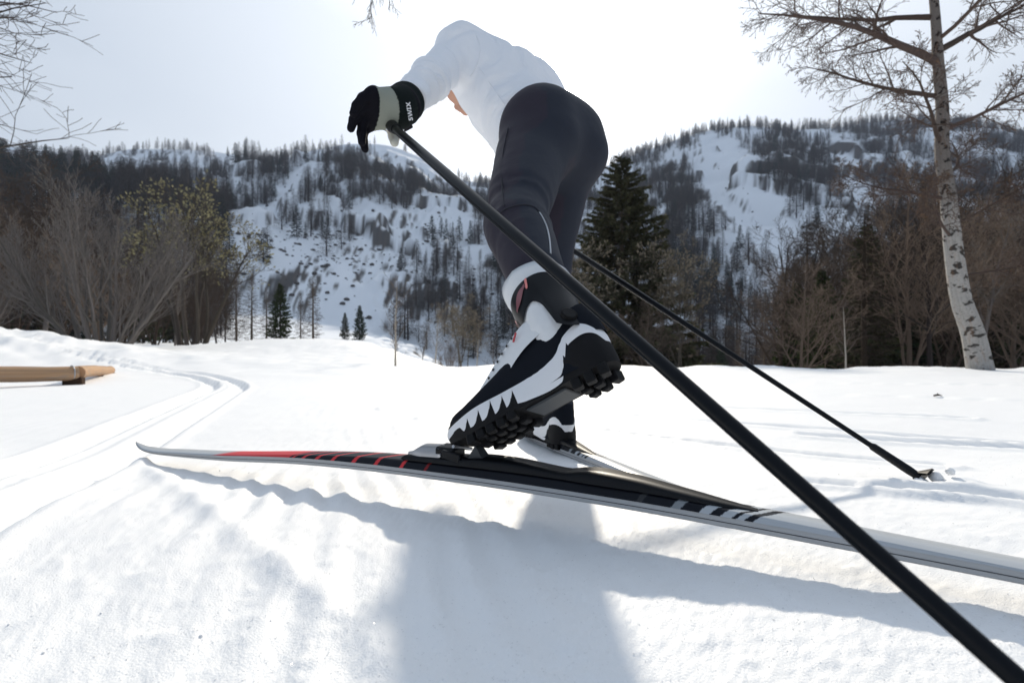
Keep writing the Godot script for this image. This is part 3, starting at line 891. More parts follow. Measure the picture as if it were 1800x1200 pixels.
func build_far_forest():
	rng.seed = 202
	var larch := []
	for v in 3:
		var mb := MB.new()
		conifer(mb, 15.0, [3.0, 2.5, 3.5][v], 70, 12, Color(0.048, 0.036, 0.031), Color(0.1, 0.08, 0.06), 0.0, 0.1, 0.08, 1.5)
		larch.append(mb.mesh())
	var spruce := []
	for v in 3:
		var mb := MB.new()
		conifer(mb, 15.0, [2.6, 2.2, 3.0][v], 64, 17, Color(0.04, 0.034, 0.028), [Color(0.016, 0.024, 0.014), Color(0.02, 0.027, 0.015), Color(0.014, 0.02, 0.014)][v], 0.95, 0.3, 0.05, 1.0)
		spruce.append(mb.mesh())
	var spots := {"larch": [], "spruce": []}
	for k in 30000:
		var d := sqrt(rnd(70.0 * 70.0, 545.0 * 545.0))
		var x := rnd(-1.35, 1.35) * d
		var shoulder := x < -0.62 * d and d < 260.0
		if d < 165.0 and not shoulder and x < 0.12 * d: continue
		var y := terrain(x, -d)
		var open := openness(x, y) + 0.35 * nz.get_noise_2d(x * 0.03, d * 0.03)
		if shoulder: open = 2.0
		var want := ss(0.75, 1.25, open)
		var clump := nz2.get_noise_2d(x * 0.016 + 7.0, d * 0.010)
		want *= clampf(0.55 + clump * 1.5, 0.05, 1.0)
		if d > 420.0: want *= 0.75
		if x > -340.0 and x < -40.0 and y > 140.0: want *= 0.38                        # thin wood below the snowy tops
		if x <= -290.0 and y > 170.0 and not shoulder: want *= 0.30
		if x > -130.0 and x < -20.0 and y < 100.0 and not shoulder: want *= 0.5       # boulder slope
		if shoulder: want = 0.9
		if rng.randf() > want * (0.95 if x > 0.0 or x < -150.0 or y > 60.0 else 0.7): continue
		var stand := 0.0
		for s in STANDS: stand = maxf(stand, exp(-pow((x - s[0]) / s[2], 2) - pow((y - s[1]) / s[3], 2)))
		var dark := rng.randf() < 0.10 + 0.85 * ss(0.35, 0.6, stand)
		var h := lerpf(18.0, 12.0, ss(230.0, 500.0, d)) * rnd(0.5, 1.2)
		if d < 140.0: h *= 0.7
		if dark: h *= 0.85
		spots["spruce" if dark else "larch"].append([h / d * (0.2 if absf(x / d) > 1.15 else 1.0), Vector3(x, y - 0.3, -d), h, rnd(0, TAU), rnd(0.7, 1.6)])
	for kind in ["larch", "spruce"]:
		var ms: Array = larch if kind == "larch" else spruce
		var m: Material = M.twig if kind == "larch" else M.needle
		var all: Array = spots[kind]
		all.sort_custom(func(a, b): return a[0] > b[0])
		var single := mini(all.size(), 280)
		for i in single:
			var o := put(ms[i % 3], kind + "_on_slope", m)
			o.position = all[i][1]
			o.rotation.y = all[i][3]
			o.scale = Vector3(all[i][4], 1, all[i][4]) * (all[i][2] / 15.0)
			if kind == "larch": tag(o, "leafless brown larch in the wood on the snowy mountainside", "tree", "larches on the mountainside")
			else: tag(o, "dark-green spruce in the wood on the snowy mountainside", "tree", "spruces on the mountainside")
		var mm := MultiMesh.new()
		mm.transform_format = MultiMesh.TRANSFORM_3D
		mm.mesh = ms[0]
		mm.instance_count = maxi(all.size() - single, 1)
		for i in range(single, all.size()):
			var s: float = all[i][2] / 15.0
			mm.set_instance_transform(i - single, Transform3D(Basis(Vector3.UP, all[i][3]).scaled(Vector3(s * all[i][4], s, s * all[i][4])), all[i][1]))
		var mi := MultiMeshInstance3D.new()
		mi.name = "far_%s_forest" % kind
		mi.multimesh = mm
		mi.material_override = m
		add_child(mi)
		tag(mi, "mass of small %s trees covering the upper mountainside" % ("bare brown larch" if kind == "larch" else "dark spruce"), "forest", "", "stuff")
	# boulders poking through the snow
	var bm := MB.new()
	for j in 5:
		for i in 8:
			var a := TAU * i / 8.0
			var e := PI * (j / 4.0 - 0.5)
			var p := Vector3(cos(a) * cos(e), sin(e), sin(a) * cos(e))
			bm.vert(p * (1.0 + 0.35 * nz.get_noise_3dv(p * 1.3)), p, Color(0.075, 0.07, 0.066))
	for j in 4:
		for i in 8: bm.quad(j * 8 + i, (j + 1) * 8 + i, (j + 1) * 8 + (i + 1) % 8, j * 8 + (i + 1) % 8)
	var bmesh := bm.mesh(true)
	var rocks := []
	for k in 12000:
		var d := rnd(170.0, 480.0)
		var x := rnd(-0.75, 1.0) * d
		var y := terrain(x, -d)
		var w := 0.03
		for s in [[-90, 45, 34, 30, 0.7], [-105, 25, 26, 20, 0.6], [-58, 75, 20, 30, 0.4], [-150, 90, 30, 40, 0.15], [180, 100, 50, 60, 0.12], [-230, 210, 80, 30, 0.2], [-30, 20, 30, 14, 0.5]]:
			w = maxf(w, s[4] * exp(-pow((x - s[0]) / s[2], 2) - pow((y - s[1]) / s[3], 2)))
		if rng.randf() < w: rocks.append(Transform3D(Basis.from_euler(Vector3(rnd(0, 6), rnd(0, 6), 0)).scaled(Vector3(1, rnd(0.5, 0.8), 1) * (0.3 + 1.0 * pow(rng.randf(), 2.5))), Vector3(x, y, -d)))
	var rm := MultiMesh.new()
	rm.transform_format = MultiMesh.TRANSFORM_3D
	rm.mesh = bmesh
	rm.instance_count = rocks.size()
	for i in rocks.size(): rm.set_instance_transform(i, rocks[i])
	var ri := MultiMeshInstance3D.new()
	ri.name = "boulder_field"
	ri.multimesh = rm
	ri.material_override = M.twig
	add_child(ri)
	tag(ri, "dark boulders scattered through the snow of the steep slope", "rocks", "", "stuff")
# ---------------------------------------------------------------- the skier
# joints (right, above the eye, ahead)
var J := {}
func joints():
	J.LH = V(0.07, 0.560, 1.30); J.RH = V(0.165, 0.560, 1.39)
	J.LK = V(0.006, 0.256, 1.0); J.LA = left_boot() * Vector3(0.243, 0.090, 0.004)
	J.RK = V(0.118, 0.225, 1.41); J.RA = V(0.145, -0.20, 1.31)
	J.LS = V(-0.168, 0.938, 1.48); J.RS = V(0.095, 0.925, 1.72)
	J.LE = V(-0.2295, 0.742, 1.29); J.LW = V(-0.275, 0.569, 1.11)
	J.RE = V(0.14, 0.69, 1.80); J.RW = V(0.045, 0.525, 1.90)
	J.P0 = (J.LH + J.RH) * 0.5
	J.SC = (J.LS + J.RS) * 0.5
	J.HC = V(-0.166, 1.025, 1.80)
	J.right = (J.RH - J.LH).normalized()
	J.fwd = Vector3(-0.60, 0.0, -0.80)
	J.tor = (J.SC - J.P0).normalized()

# closest distance to a tapered bone: [a, b, radius a, radius b, blend]
func left_boot() -> Transform3D:
	return boot_frame(V(-0.090, -0.187, 0.768), Vector3(-0.899, 0, -0.438), 30.0, 18.0)

func bone_dist(p: Vector3, b: Array) -> float:
	var ab: Vector3 = b[1] - b[0]
	var t := clampf((p - b[0]).dot(ab) / maxf(ab.length_squared(), 1e-9), 0.0, 1.0)
	return p.distance_to(b[0] + ab * t) - lerpf(b[2], b[3], t)

func field_at(p: Vector3, bones: Array) -> float:
	var f := 0.2
	for b in bones:
		var d := bone_dist(p, b)
		var k: float = b[4]
		var h := maxf(k - absf(f - d), 0.0) / k
		f = minf(f, d) - h * h * k * 0.25
	return f

func hit(px: float, py: float, bones: Array, far := 4.0, ripple = null) -> Vector3:      # where a sight line meets the figure
	var dir := Vector3((px - 900.0) / 800.0, (600.0 - py) / 800.0, -1.0).normalized()
	var t := 0.3
	var o := Vector3(0, CH, 0)
	for i in 160:
		var f := field_at(o + dir * t, bones)
		if ripple != null and f < 0.05: f += ripple.call(o + dir * t)
		if f < 0.0006: break
		t += f * 0.7
		if t > far: break
	return o + dir * t

# surface nets over the bones. cuts: [point, outward normal, reach]; ripple(p) -> offset; paint(p, n) -> colour
func flesh(bones: Array, cell: float, cuts := [], ripple = null, paint = null) -> MB:
	var lo := Vector3.ONE * 1e9
	var hi := -lo
	for b in bones:
		for e in 2:
			var r: float = b[2 + e] + cell * 4.0 + 0.02
			lo = lo.min(b[e] - Vector3.ONE * r)
			hi = hi.max(b[e] + Vector3.ONE * r)
	var nx := int((hi.x - lo.x) / cell) + 2
	var ny := int((hi.y - lo.y) / cell) + 2
	var nzz := int((hi.z - lo.z) / cell) + 2
	var sx := 1
	var sy := nx
	var sz := nx * ny
	var f := PackedFloat32Array()
	f.resize(nx * ny * nzz)
	f.fill(0.2)
	for b in bones:
		var k: float = b[4]
		var a: Vector3 = b[0]
		var ab: Vector3 = b[1] - b[0]
		var inv := 1.0 / maxf(ab.length_squared(), 1e-9)
		var ra: float = b[2]
		var dr: float = b[3] - b[2]
		var m := k + cell * 3.0
		var ca := (a.min(b[1]) - Vector3.ONE * (maxf(ra, b[3]) + m) - lo) / cell
		var cb := (a.max(b[1]) + Vector3.ONE * (maxf(ra, b[3]) + m) - lo) / cell
		for z in range(maxi(int(ca.z), 0), mini(int(cb.z) + 1, nzz - 1) + 1):
			for y in range(maxi(int(ca.y), 0), mini(int(cb.y) + 1, ny - 1) + 1):
				var q := z * sz + y * sy
				for x in range(maxi(int(ca.x), 0), mini(int(cb.x) + 1, nx - 1) + 1):
					var p := Vector3(lo.x + x * cell, lo.y + y * cell, lo.z + z * cell) - a
					var t := clampf(p.dot(ab) * inv, 0.0, 1.0)
					var d := (p - ab * t).length() - ra - dr * t
					if d < m:
						var o := f[q + x]
						var h := k - absf(o - d)
						f[q + x] = minf(o, d) - (h * h / k * 0.25 if h > 0.0 else 0.0)
	if cuts.size() or ripple != null:
		for z in nzz:
			for y in ny:
				for x in nx:
					var q := z * sz + y * sy + x
					if f[q] < 0.06 and f[q] > -0.2:
						var p := Vector3(lo.x + x * cell, lo.y + y * cell, lo.z + z * cell)
						if ripple != null and absf(f[q]) < 0.05: f[q] += ripple.call(p)
						for c in cuts:
							if p.distance_to(c[0]) < c[2]: f[q] = maxf(f[q], (p - c[0]).dot(c[1]))
	var mb := MB.new()
	var ids := PackedInt32Array()
	ids.resize(f.size())
	ids.fill(-1)
	var off := PackedInt32Array([0, sx, sy, sx + sy, sz, sx + sz, sy + sz, sx + sy + sz])
	var lim := cell * 3.2
	for z in nzz - 1:
		for y in ny - 1:
			for x in nx - 1:
				var q := z * sz + y * sy + x
				if absf(f[q]) > lim: continue
				var mask := 0
				for k in 8:
					if f[q + off[k]] < 0.0: mask |= 1 << k
				if mask == 0 or mask == 255: continue
				var sum := Vector3.ZERO
				var cnt := 0
				for e in EDGES:
					var va := f[q + off[e[0]]]
					var vb := f[q + off[e[1]]]
					if (va < 0.0) != (vb < 0.0):
						var t := va / (va - vb)
						sum += CORNER[e[0]].lerp(CORNER[e[1]], t)
						cnt += 1
				var c: Vector3 = sum / cnt
				var f000 := f[q]; var f100 := f[q + sx]; var f010 := f[q + sy]; var f110 := f[q + sx + sy]
				var f001 := f[q + sz]; var f101 := f[q + sx + sz]; var f011 := f[q + sy + sz]; var f111 := f[q + sx + sy + sz]
				var g := Vector3(
					lerpf(lerpf(f100 - f000, f110 - f010, c.y), lerpf(f101 - f001, f111 - f011, c.y), c.z),
					lerpf(lerpf(f010 - f000, f110 - f100, c.x), lerpf(f011 - f001, f111 - f101, c.x), c.z),
					lerpf(lerpf(f001 - f000, f101 - f100, c.x), lerpf(f011 - f010, f111 - f110, c.x), c.y)).normalized()
				var p := lo + (Vector3(x, y, z) + c) * cell
				ids[q] = mb.vert(p, g, paint.call(p, g) if paint != null else Color.WHITE)
	for z in range(1, nzz - 1):
		for y in range(1, ny - 1):
			for x in range(1, nx - 1):
				var q := z * sz + y * sy + x
				if absf(f[q]) > lim: continue
				var s := f[q] < 0.0
				for ax in 3:
					var du: int = [sx, sy, sz][ax]
					if s == (f[q + du] < 0.0): continue
					var da: int = [sy, sz, sx][ax]
					var db: int = [sz, sx, sy][ax]
					var i0 := ids[q]; var i1 := ids[q - da]; var i2 := ids[q - da - db]; var i3 := ids[q - db]
					if i0 < 0 or i1 < 0 or i2 < 0 or i3 < 0: continue
					if s: mb.quad(i0, i3, i2, i1)
					else: mb.quad(i0, i1, i2, i3)
	return mb

const CORNER := [Vector3(0, 0, 0), Vector3(1, 0, 0), Vector3(0, 1, 0), Vector3(1, 1, 0), Vector3(0, 0, 1), Vector3(1, 0, 1), Vector3(0, 1, 1), Vector3(1, 1, 1)]
const EDGES := [[0, 1], [2, 3], [4, 5], [6, 7], [0, 2], [1, 3], [4, 6], [5, 7], [0, 4], [1, 5], [2, 6], [3, 7]]

func leg_bones(o: float) -> Array:
	var back: Vector3 = -J.fwd
	var up := Vector3.UP
	var r: Array = [
		[J.LH + up * 0.05, J.RH + up * 0.05, 0.102 + o, 0.094 + o, 0.05],
		[J.LH + back * 0.055 + up * -0.005, J.LH + back * 0.035 + up * 0.05, 0.088 + o, 0.085 + o, 0.05],
		[J.RH + back * 0.055 + up * -0.005, J.RH + back * 0.035 + up * 0.05, 0.086 + o, 0.083 + o, 0.05],
		[J.P0 + up * 0.05, J.P0 + J.tor * 0.14, 0.102 + o, 0.100 + o, 0.06],
		[J.LH, J.LK, 0.094 + o, 0.060 + o, 0.05],
		[J.LH.lerp(J.LK, 0.25) + J.fwd * 0.02, J.LH.lerp(J.LK, 0.7) + J.fwd * 0.012, 0.082 + o, 0.064 + o, 0.05],
		[J.RH, J.RK, 0.092 + o, 0.058 + o, 0.05],
		[J.LK, J.LA, 0.058 + o, 0.029 + o, 0.04],
		[J.RK, J.RA, 0.055 + o, 0.034 + o, 0.04],
	]
	# calves
	var cb: Vector3 = (J.LK - J.LA).normalized()
	var q: Vector3 = (Vector3(0.3, 0.75, 0.6) - cb * Vector3(0.3, 0.75, 0.6).dot(cb)).normalized()
	r.append([J.LK.lerp(J.LA, 0.16) + q * 0.012, J.LK.lerp(J.LA, 0.55) + q * 0.010, 0.060 + o, 0.046 + o, 0.04])
	r.append([J.RK.lerp(J.RA, 0.2) + back * 0.018, J.RK.lerp(J.RA, 0.5) + back * 0.014, 0.050 + o, 0.042 + o, 0.04])
	return r

func torso_bones(o: float) -> Array:
	var s: Vector3 = J.right
	var ch: Vector3 = J.P0.lerp(J.SC, 0.72)
	var belly: Vector3 = J.fwd - J.tor * J.fwd.dot(J.tor)
	belly = belly.normalized()
	return [
		[J.P0 - s * 0.055 + J.tor * 0.02, ch - s * 0.068 + belly * 0.01, 0.100 + o, 0.108 + o, 0.06],
		[J.P0 + s * 0.055 + J.tor * 0.02, ch + s * 0.068 + belly * 0.01, 0.100 + o, 0.106 + o, 0.06],
		[J.P0.lerp(J.SC, 0.1) + belly * 0.035, J.P0.lerp(J.SC, 0.55) + belly * 0.03, 0.088 + o, 0.100 + o, 0.06],
		[ch - s * 0.065, J.LS - J.tor * 0.01, 0.098 + o, 0.058 + o, 0.09],
		[ch + s * 0.065, J.RS - J.tor * 0.01, 0.096 + o, 0.050 + o, 0.10],
		[J.LS, J.RS, 0.054 + o, 0.048 + o, 0.09],
	]

func arm_bones(o: float, sleeve: float) -> Array:
	return [
		[J.LS, J.LE, 0.060 + o, 0.045 + o + sleeve, 0.04], [J.LE, J.LW, 0.044 + o + sleeve, 0.031 + o + sleeve, 0.03],
		[J.RS, J.RE, 0.060 + o, 0.049 + o + sleeve, 0.05], [J.RE, J.RW, 0.048 + o + sleeve, 0.033 + o + sleeve, 0.03],
	]

func head_bones() -> Array:
	var look: Vector3 = (J.fwd + Vector3(0, -0.35, 0)).normalized()
	var crown: Vector3 = (Vector3.UP + J.fwd * 0.3).normalized()
	crown = (crown - look * crown.dot(look)).normalized()
	var side := look.cross(crown)
	var h: Vector3 = J.HC
	J.look = look; J.crown = crown; J.side = side
	var r := [
		[h - look * 0.03 + crown * 0.02, h + look * 0.02 + crown * 0.025, 0.082, 0.078, 0.03],
		[h + look * 0.045 - crown * 0.035, h + look * 0.055 - crown * 0.075, 0.048, 0.030, 0.03],
		[h + look * 0.075 + crown * 0.028, h + look * 0.078 + crown * 0.03, 0.022, 0.022, 0.02],
		[h + look * 0.098 + crown * 0.008, h + look * 0.115 - crown * 0.018, 0.008, 0.013, 0.012],
		[h + look * 0.090 - crown * 0.048 - side * 0.018, h + look * 0.090 - crown * 0.048 + side * 0.018, 0.009, 0.009, 0.01],
		[h + look * 0.086 - crown * 0.060 - side * 0.014, h + look * 0.086 - crown * 0.060 + side * 0.014, 0.010, 0.010, 0.008],
	]
	for s in [-1.0, 1.0]:
		r.append([h + look * 0.055 + side * 0.045 * s - crown * 0.02, h + look * 0.03 + side * 0.055 * s - crown * 0.03, 0.03, 0.028, 0.03])
		r.append([h - look * 0.012 + side * 0.082 * s + crown * 0.012, h - look * 0.008 + side * 0.080 * s - crown * 0.03, 0.014, 0.009, 0.008])
	return r

func build_person():
	joints()
	skier = thing("person", V(0.09, -0.27, 1.2), "person in white jersey and dark tights bent forward in mid-stride, heel lifted off ski", "person")
	var shift := -skier.position
	var keep := func(m: MeshInstance3D) -> MeshInstance3D:
		m.position = shift
		return m
	# body: one continuous figure under the clothes
	var bones := leg_bones(-0.008)
	bones.append_array(torso_bones(-0.020))
	bones.append_array(arm_bones(-0.014, 0.0))
	var hb := head_bones()
	bones.append([J.SC + J.tor * 0.01, J.HC - J.look * 0.03 - J.crown * 0.03, 0.055, 0.050, 0.04])
	bones.append_array(hb.slice(0, 2))
	for a in [[J.LA, V(-0.01, -0.085, 0.76)], [J.RA, V(0.105, -0.225, 1.45)]]: bones.append([a[0], a[1], 0.026, 0.020, 0.03])
	for a in [[J.LW, V(-0.322, 0.543, 1.07)], [J.RW, V(0.0, 0.49, 1.92)]]: bones.append([a[0], a[1], 0.024, 0.018, 0.02])
	keep.call(put(flesh(bones, 0.012).mesh(), "body", M.skin, skier))
	# face, fitted over the head of the body
	var fb := hb.duplicate()
	var look: Vector3 = J.look
	var crown: Vector3 = J.crown
	var side: Vector3 = J.side
	keep.call(put(flesh(fb, 0.005).mesh(), "face", M.skin, skier))
	# cap over the back of the head
	var cap := [[J.HC - look * 0.03 + crown * 0.024, J.HC + look * 0.02 + crown * 0.03, 0.089, 0.084, 0.03]]
	keep.call(put(flesh(cap, 0.007, [[J.HC - look * 0.01 - crown * 0.005, (-crown + look * 0.35).normalized(), 0.3]]).mesh(), "cap", M.white_rubber, skier))
	# sports glasses: thin dark frame and lens
	var eye: Vector3 = J.HC + crown * 0.012
	var gp := []
	for k in 9:
		var a := lerpf(-1.25, 1.25, k / 8.0)
		gp.append(eye + look * (0.103 * cos(a * 0.85) + 0.008) + side * 0.082 * sin(a) / sin(1.25) * 1.05 + crown * (0.012 - 0.012 * absf(a)))
	var gm := MB.new()
	gm.tube(spline(gp, 4), pf(range(33).map(func(i): return 0.0035)), 6)
	for s in [-1.0, 1.0]: gm.tube(pv([gp[0 if s < 0 else 8], J.HC - look * 0.03 + side * 0.092 * s + crown * 0.02]), pf([0.003, 0.003]), 6)
	var glasses: MeshInstance3D = keep.call(put(gm.mesh(), "glasses", M.black_plastic, skier))
	gm = MB.new()
	for s in [-1.0, 1.0]:
		var rows := []
		for j in 5:
			var row := []
			for i in 6:
				var a: float = s * lerpf(0.12, 1.15, i / 5.0)
				var drop := 0.044 * j / 4.0 * (1.0 - 0.35 * pow(i / 5.0, 2))
				var p: Vector3 = eye + look * (0.103 * cos(a * 0.85) + 0.008 - drop * 0.25) + side * 0.086 * sin(a) / sin(1.25) + crown * (0.010 - 0.012 * absf(a) - drop)
				row.append(gm.vert(p, (look + side * sin(a)).normalized()))
			rows.append(row)
		for j in 4:
			for i in 5: gm.quad(rows[j][i], rows[j][i + 1], rows[j + 1][i + 1], rows[j + 1][i])
	put(gm.mesh(true), "lens", M.black_plastic, glasses)
	# jersey
	bones = torso_bones(0.008)
	bones.append_array(arm_bones(0.003, 0.003))
	bones.append([J.SC + J.tor * 0.02, J.SC.lerp(J.HC, 0.42), 0.066, 0.055, 0.03])
	var hem: Vector3 = V(0.045, 0.600, 1.29)
	var hem_n: Vector3 = -(J.tor + Vector3(0.12, 0, 0)).normalized()
	var wl: Vector3 = (J.LW - J.LE).normalized()
	var wr: Vector3 = (J.RW - J.RE).normalized()
	var folds := func(p: Vector3) -> float:
		var f := 0.0
		var a: float = (p - J.LE).dot(wl)
		var near := p.distance_to(J.LE)
		if near < 0.2:
			f += 0.0075 * (pow(0.5 + 0.5 * sin(a * 150.0 + 9.0 * nz.get_noise_3dv(p * 5.0)), 3.0) - 0.3) * exp(-pow((a - 0.05) / 0.06, 2))
			f += 0.0035 * sin(a * 95.0 + (p.x + p.z) * 60.0) * exp(-pow((a - 0.10) / 0.07, 2))
		var t: float = (p - J.P0).dot(J.tor)
		f += 0.0022 * nz.get_noise_3d(p.x * 9.0 + t * 14.0, p.y * 9.0 - t * 10.0, p.z * 9.0)
		var arm := p.distance_to(J.LS + (J.P0 - J.SC) * 0.25)
		f += 0.0080 * (pow(0.5 + 0.5 * sin(arm * 85.0 + 5.0 * nz.get_noise_3dv(p * 4.0)), 3.0) - 0.3) * exp(-pow((arm - 0.14) / 0.10, 2))
		f += 0.0080 * (pow(0.5 + 0.5 * sin(t * 80.0 + 4.0 * nz.get_noise_3dv(p * 3.0)), 3.0) - 0.3) * exp(-pow((t - 0.10) / 0.07, 2))
		return f
	var jb := bones
	var jersey: MeshInstance3D = keep.call(put(flesh(bones, 0.0075, [[hem, hem_n, 0.34], [J.LW - wl * 0.012, wl, 0.12], [J.RW - wr * 0.012, wr, 0.12], [J.SC.lerp(J.HC, 0.34), (J.HC - J.SC).normalized(), 0.11]], folds).mesh(), "jersey", M.jacket, skier))
	# seam where the sleeve is set in
	var seam := []
	for q in [[834, 54], [838, 63], [841, 72], [843, 82], [843, 92], [841, 103], [838, 114], [832, 125], [826, 134]]: seam.append(hit(q[0], q[1], jb, 4.0, folds))
	gm = MB.new()
	gm.tube(spline(seam, 4), pf(range(spline(seam, 4).size()).map(func(i): return 0.0016)), 5)
	put(gm.mesh(), "seam", M.jacket, jersey)
	for line in [[[842, 118], [850, 130], [860, 145], [870, 160], [881, 176], [892, 190]]]:
		var pts := []
		for q in line: pts.append(hit(q[0], q[1], jb, 4.0, folds))
		var sq := spline(pts, 3)
		gm = MB.new()
		gm.tube(sq, pf(range(sq.size()).map(func(i): return 0.0015)), 5)
		put(gm.mesh(), "seam", M.jacket, jersey)
	# tights
	bones = leg_bones(0.0)
	var cl: Vector3 = (J.LA - J.LK).normalized()
	var cr: Vector3 = (J.RA - J.RK).normalized()
	var lb := bones
	var panel := func(p: Vector3, n: Vector3) -> Color:
		var c := Color(0.026, 0.030, 0.042)
		var side_n: float = n.dot(J.right)
		if side_n < -0.60: c = Color(0.034, 0.030, 0.040)      # outer side panel of warmer cloth
		if side_n > 0.35 and p.z < -1.2: c = Color(0.031, 0.031, 0.042)
		return c
	var creases := func(p: Vector3) -> float:
		var b := p.distance_to(J.LK)
		var f := 0.0012 * nz.get_noise_3dv(p * 12.0)
		f += 0.0016 * sin(b * 120.0 + 6.0 * nz.get_noise_3dv(p * 6.0)) * exp(-pow((b - 0.09) / 0.05, 2))
		return f
	var tights: MeshInstance3D = keep.call(put(flesh(bones, 0.0075, [[hem - hem_n * 0.05, -hem_n, 0.34], [J.LA - cl * 0.105, cl, 0.10], [J.RA - cr * 0.125, cr, 0.10]], creases, panel).mesh(), "tights", M.tights, skier))
	# pale reflective piping and the seams round the calf
	M.piping = mat(Color(0.45, 0.47, 0.50), 0.4, 0.5)
	for line in [[M.piping, 0.0016, [[948, 372], [955, 384], [961, 398], [965, 414], [967, 430], [968, 446]]], [M.tights, 0.002, [[880, 374], [890, 367], [905, 362], [918, 360], [930, 361], [941, 365], [950, 374]]], [M.tights, 0.0018, [[893, 225], [884, 270], [882, 320], [886, 362]]]]:
		var pts := []
		for q in line[2]:
			var p := hit(q[0], q[1], lb, 2.0, creases)
			if p.distance_to(Vector3(0, CH, 0)) < 1.9: pts.append(p)
		if pts.size() < 3: continue
		gm = MB.new()
		var sp := spline(pts, 5)
		gm.tube(sp, pf(range(sp.size()).map(func(i): return line[1])), 5, Color(0.028, 0.03, 0.038))
		put(gm.mesh(), "piping" if line[0] == M.piping else "seam", line[0], tights)
	# gloves
	glove(shift, J.LW, V(-0.327, 0.540, 1.058), (J.LW - J.LE).normalized(), Vector3(0.25, -0.12, -0.95), true)
	glove(shift, J.RW, V(0.005, 0.47, 1.93), (J.RW - J.RE).normalized(), Vector3(-0.6, -0.2, 0.7), false)
	# boots
	var L := left_boot()
	boot(shift, L, 1.0, L.affine_inverse() * J.LA, L.basis.inverse() * (J.LK - J.LA).normalized())
	var hd := Vector3(-0.34, 0, -0.94).normalized()
	var toe := RIGHT_TOE
	toe.y = ground_y(toe.x, toe.z) + 0.030
	var R := boot_frame(toe, hd, 0.5, 0.0)
	boot(shift, R, -1.0, Vector3(0.235, 0.09, 0), Vector3(-0.05, 1.0, 0.05).normalized())

const RIGHT_TOE := Vector3(0.052, 0.0, -1.56)

func boot_frame(toe: Vector3, heading: Vector3, pitch: float, roll: float) -> Transform3D:
	var X := -heading.normalized()
	var Y := Vector3.UP
	var Z := X.cross(Y)
	var b := Basis(X, Y, Z)
	b = Basis(Z, deg_to_rad(pitch)) * b
	b = Basis(b.x, deg_to_rad(-roll)) * b
	return Transform3D(b, toe)

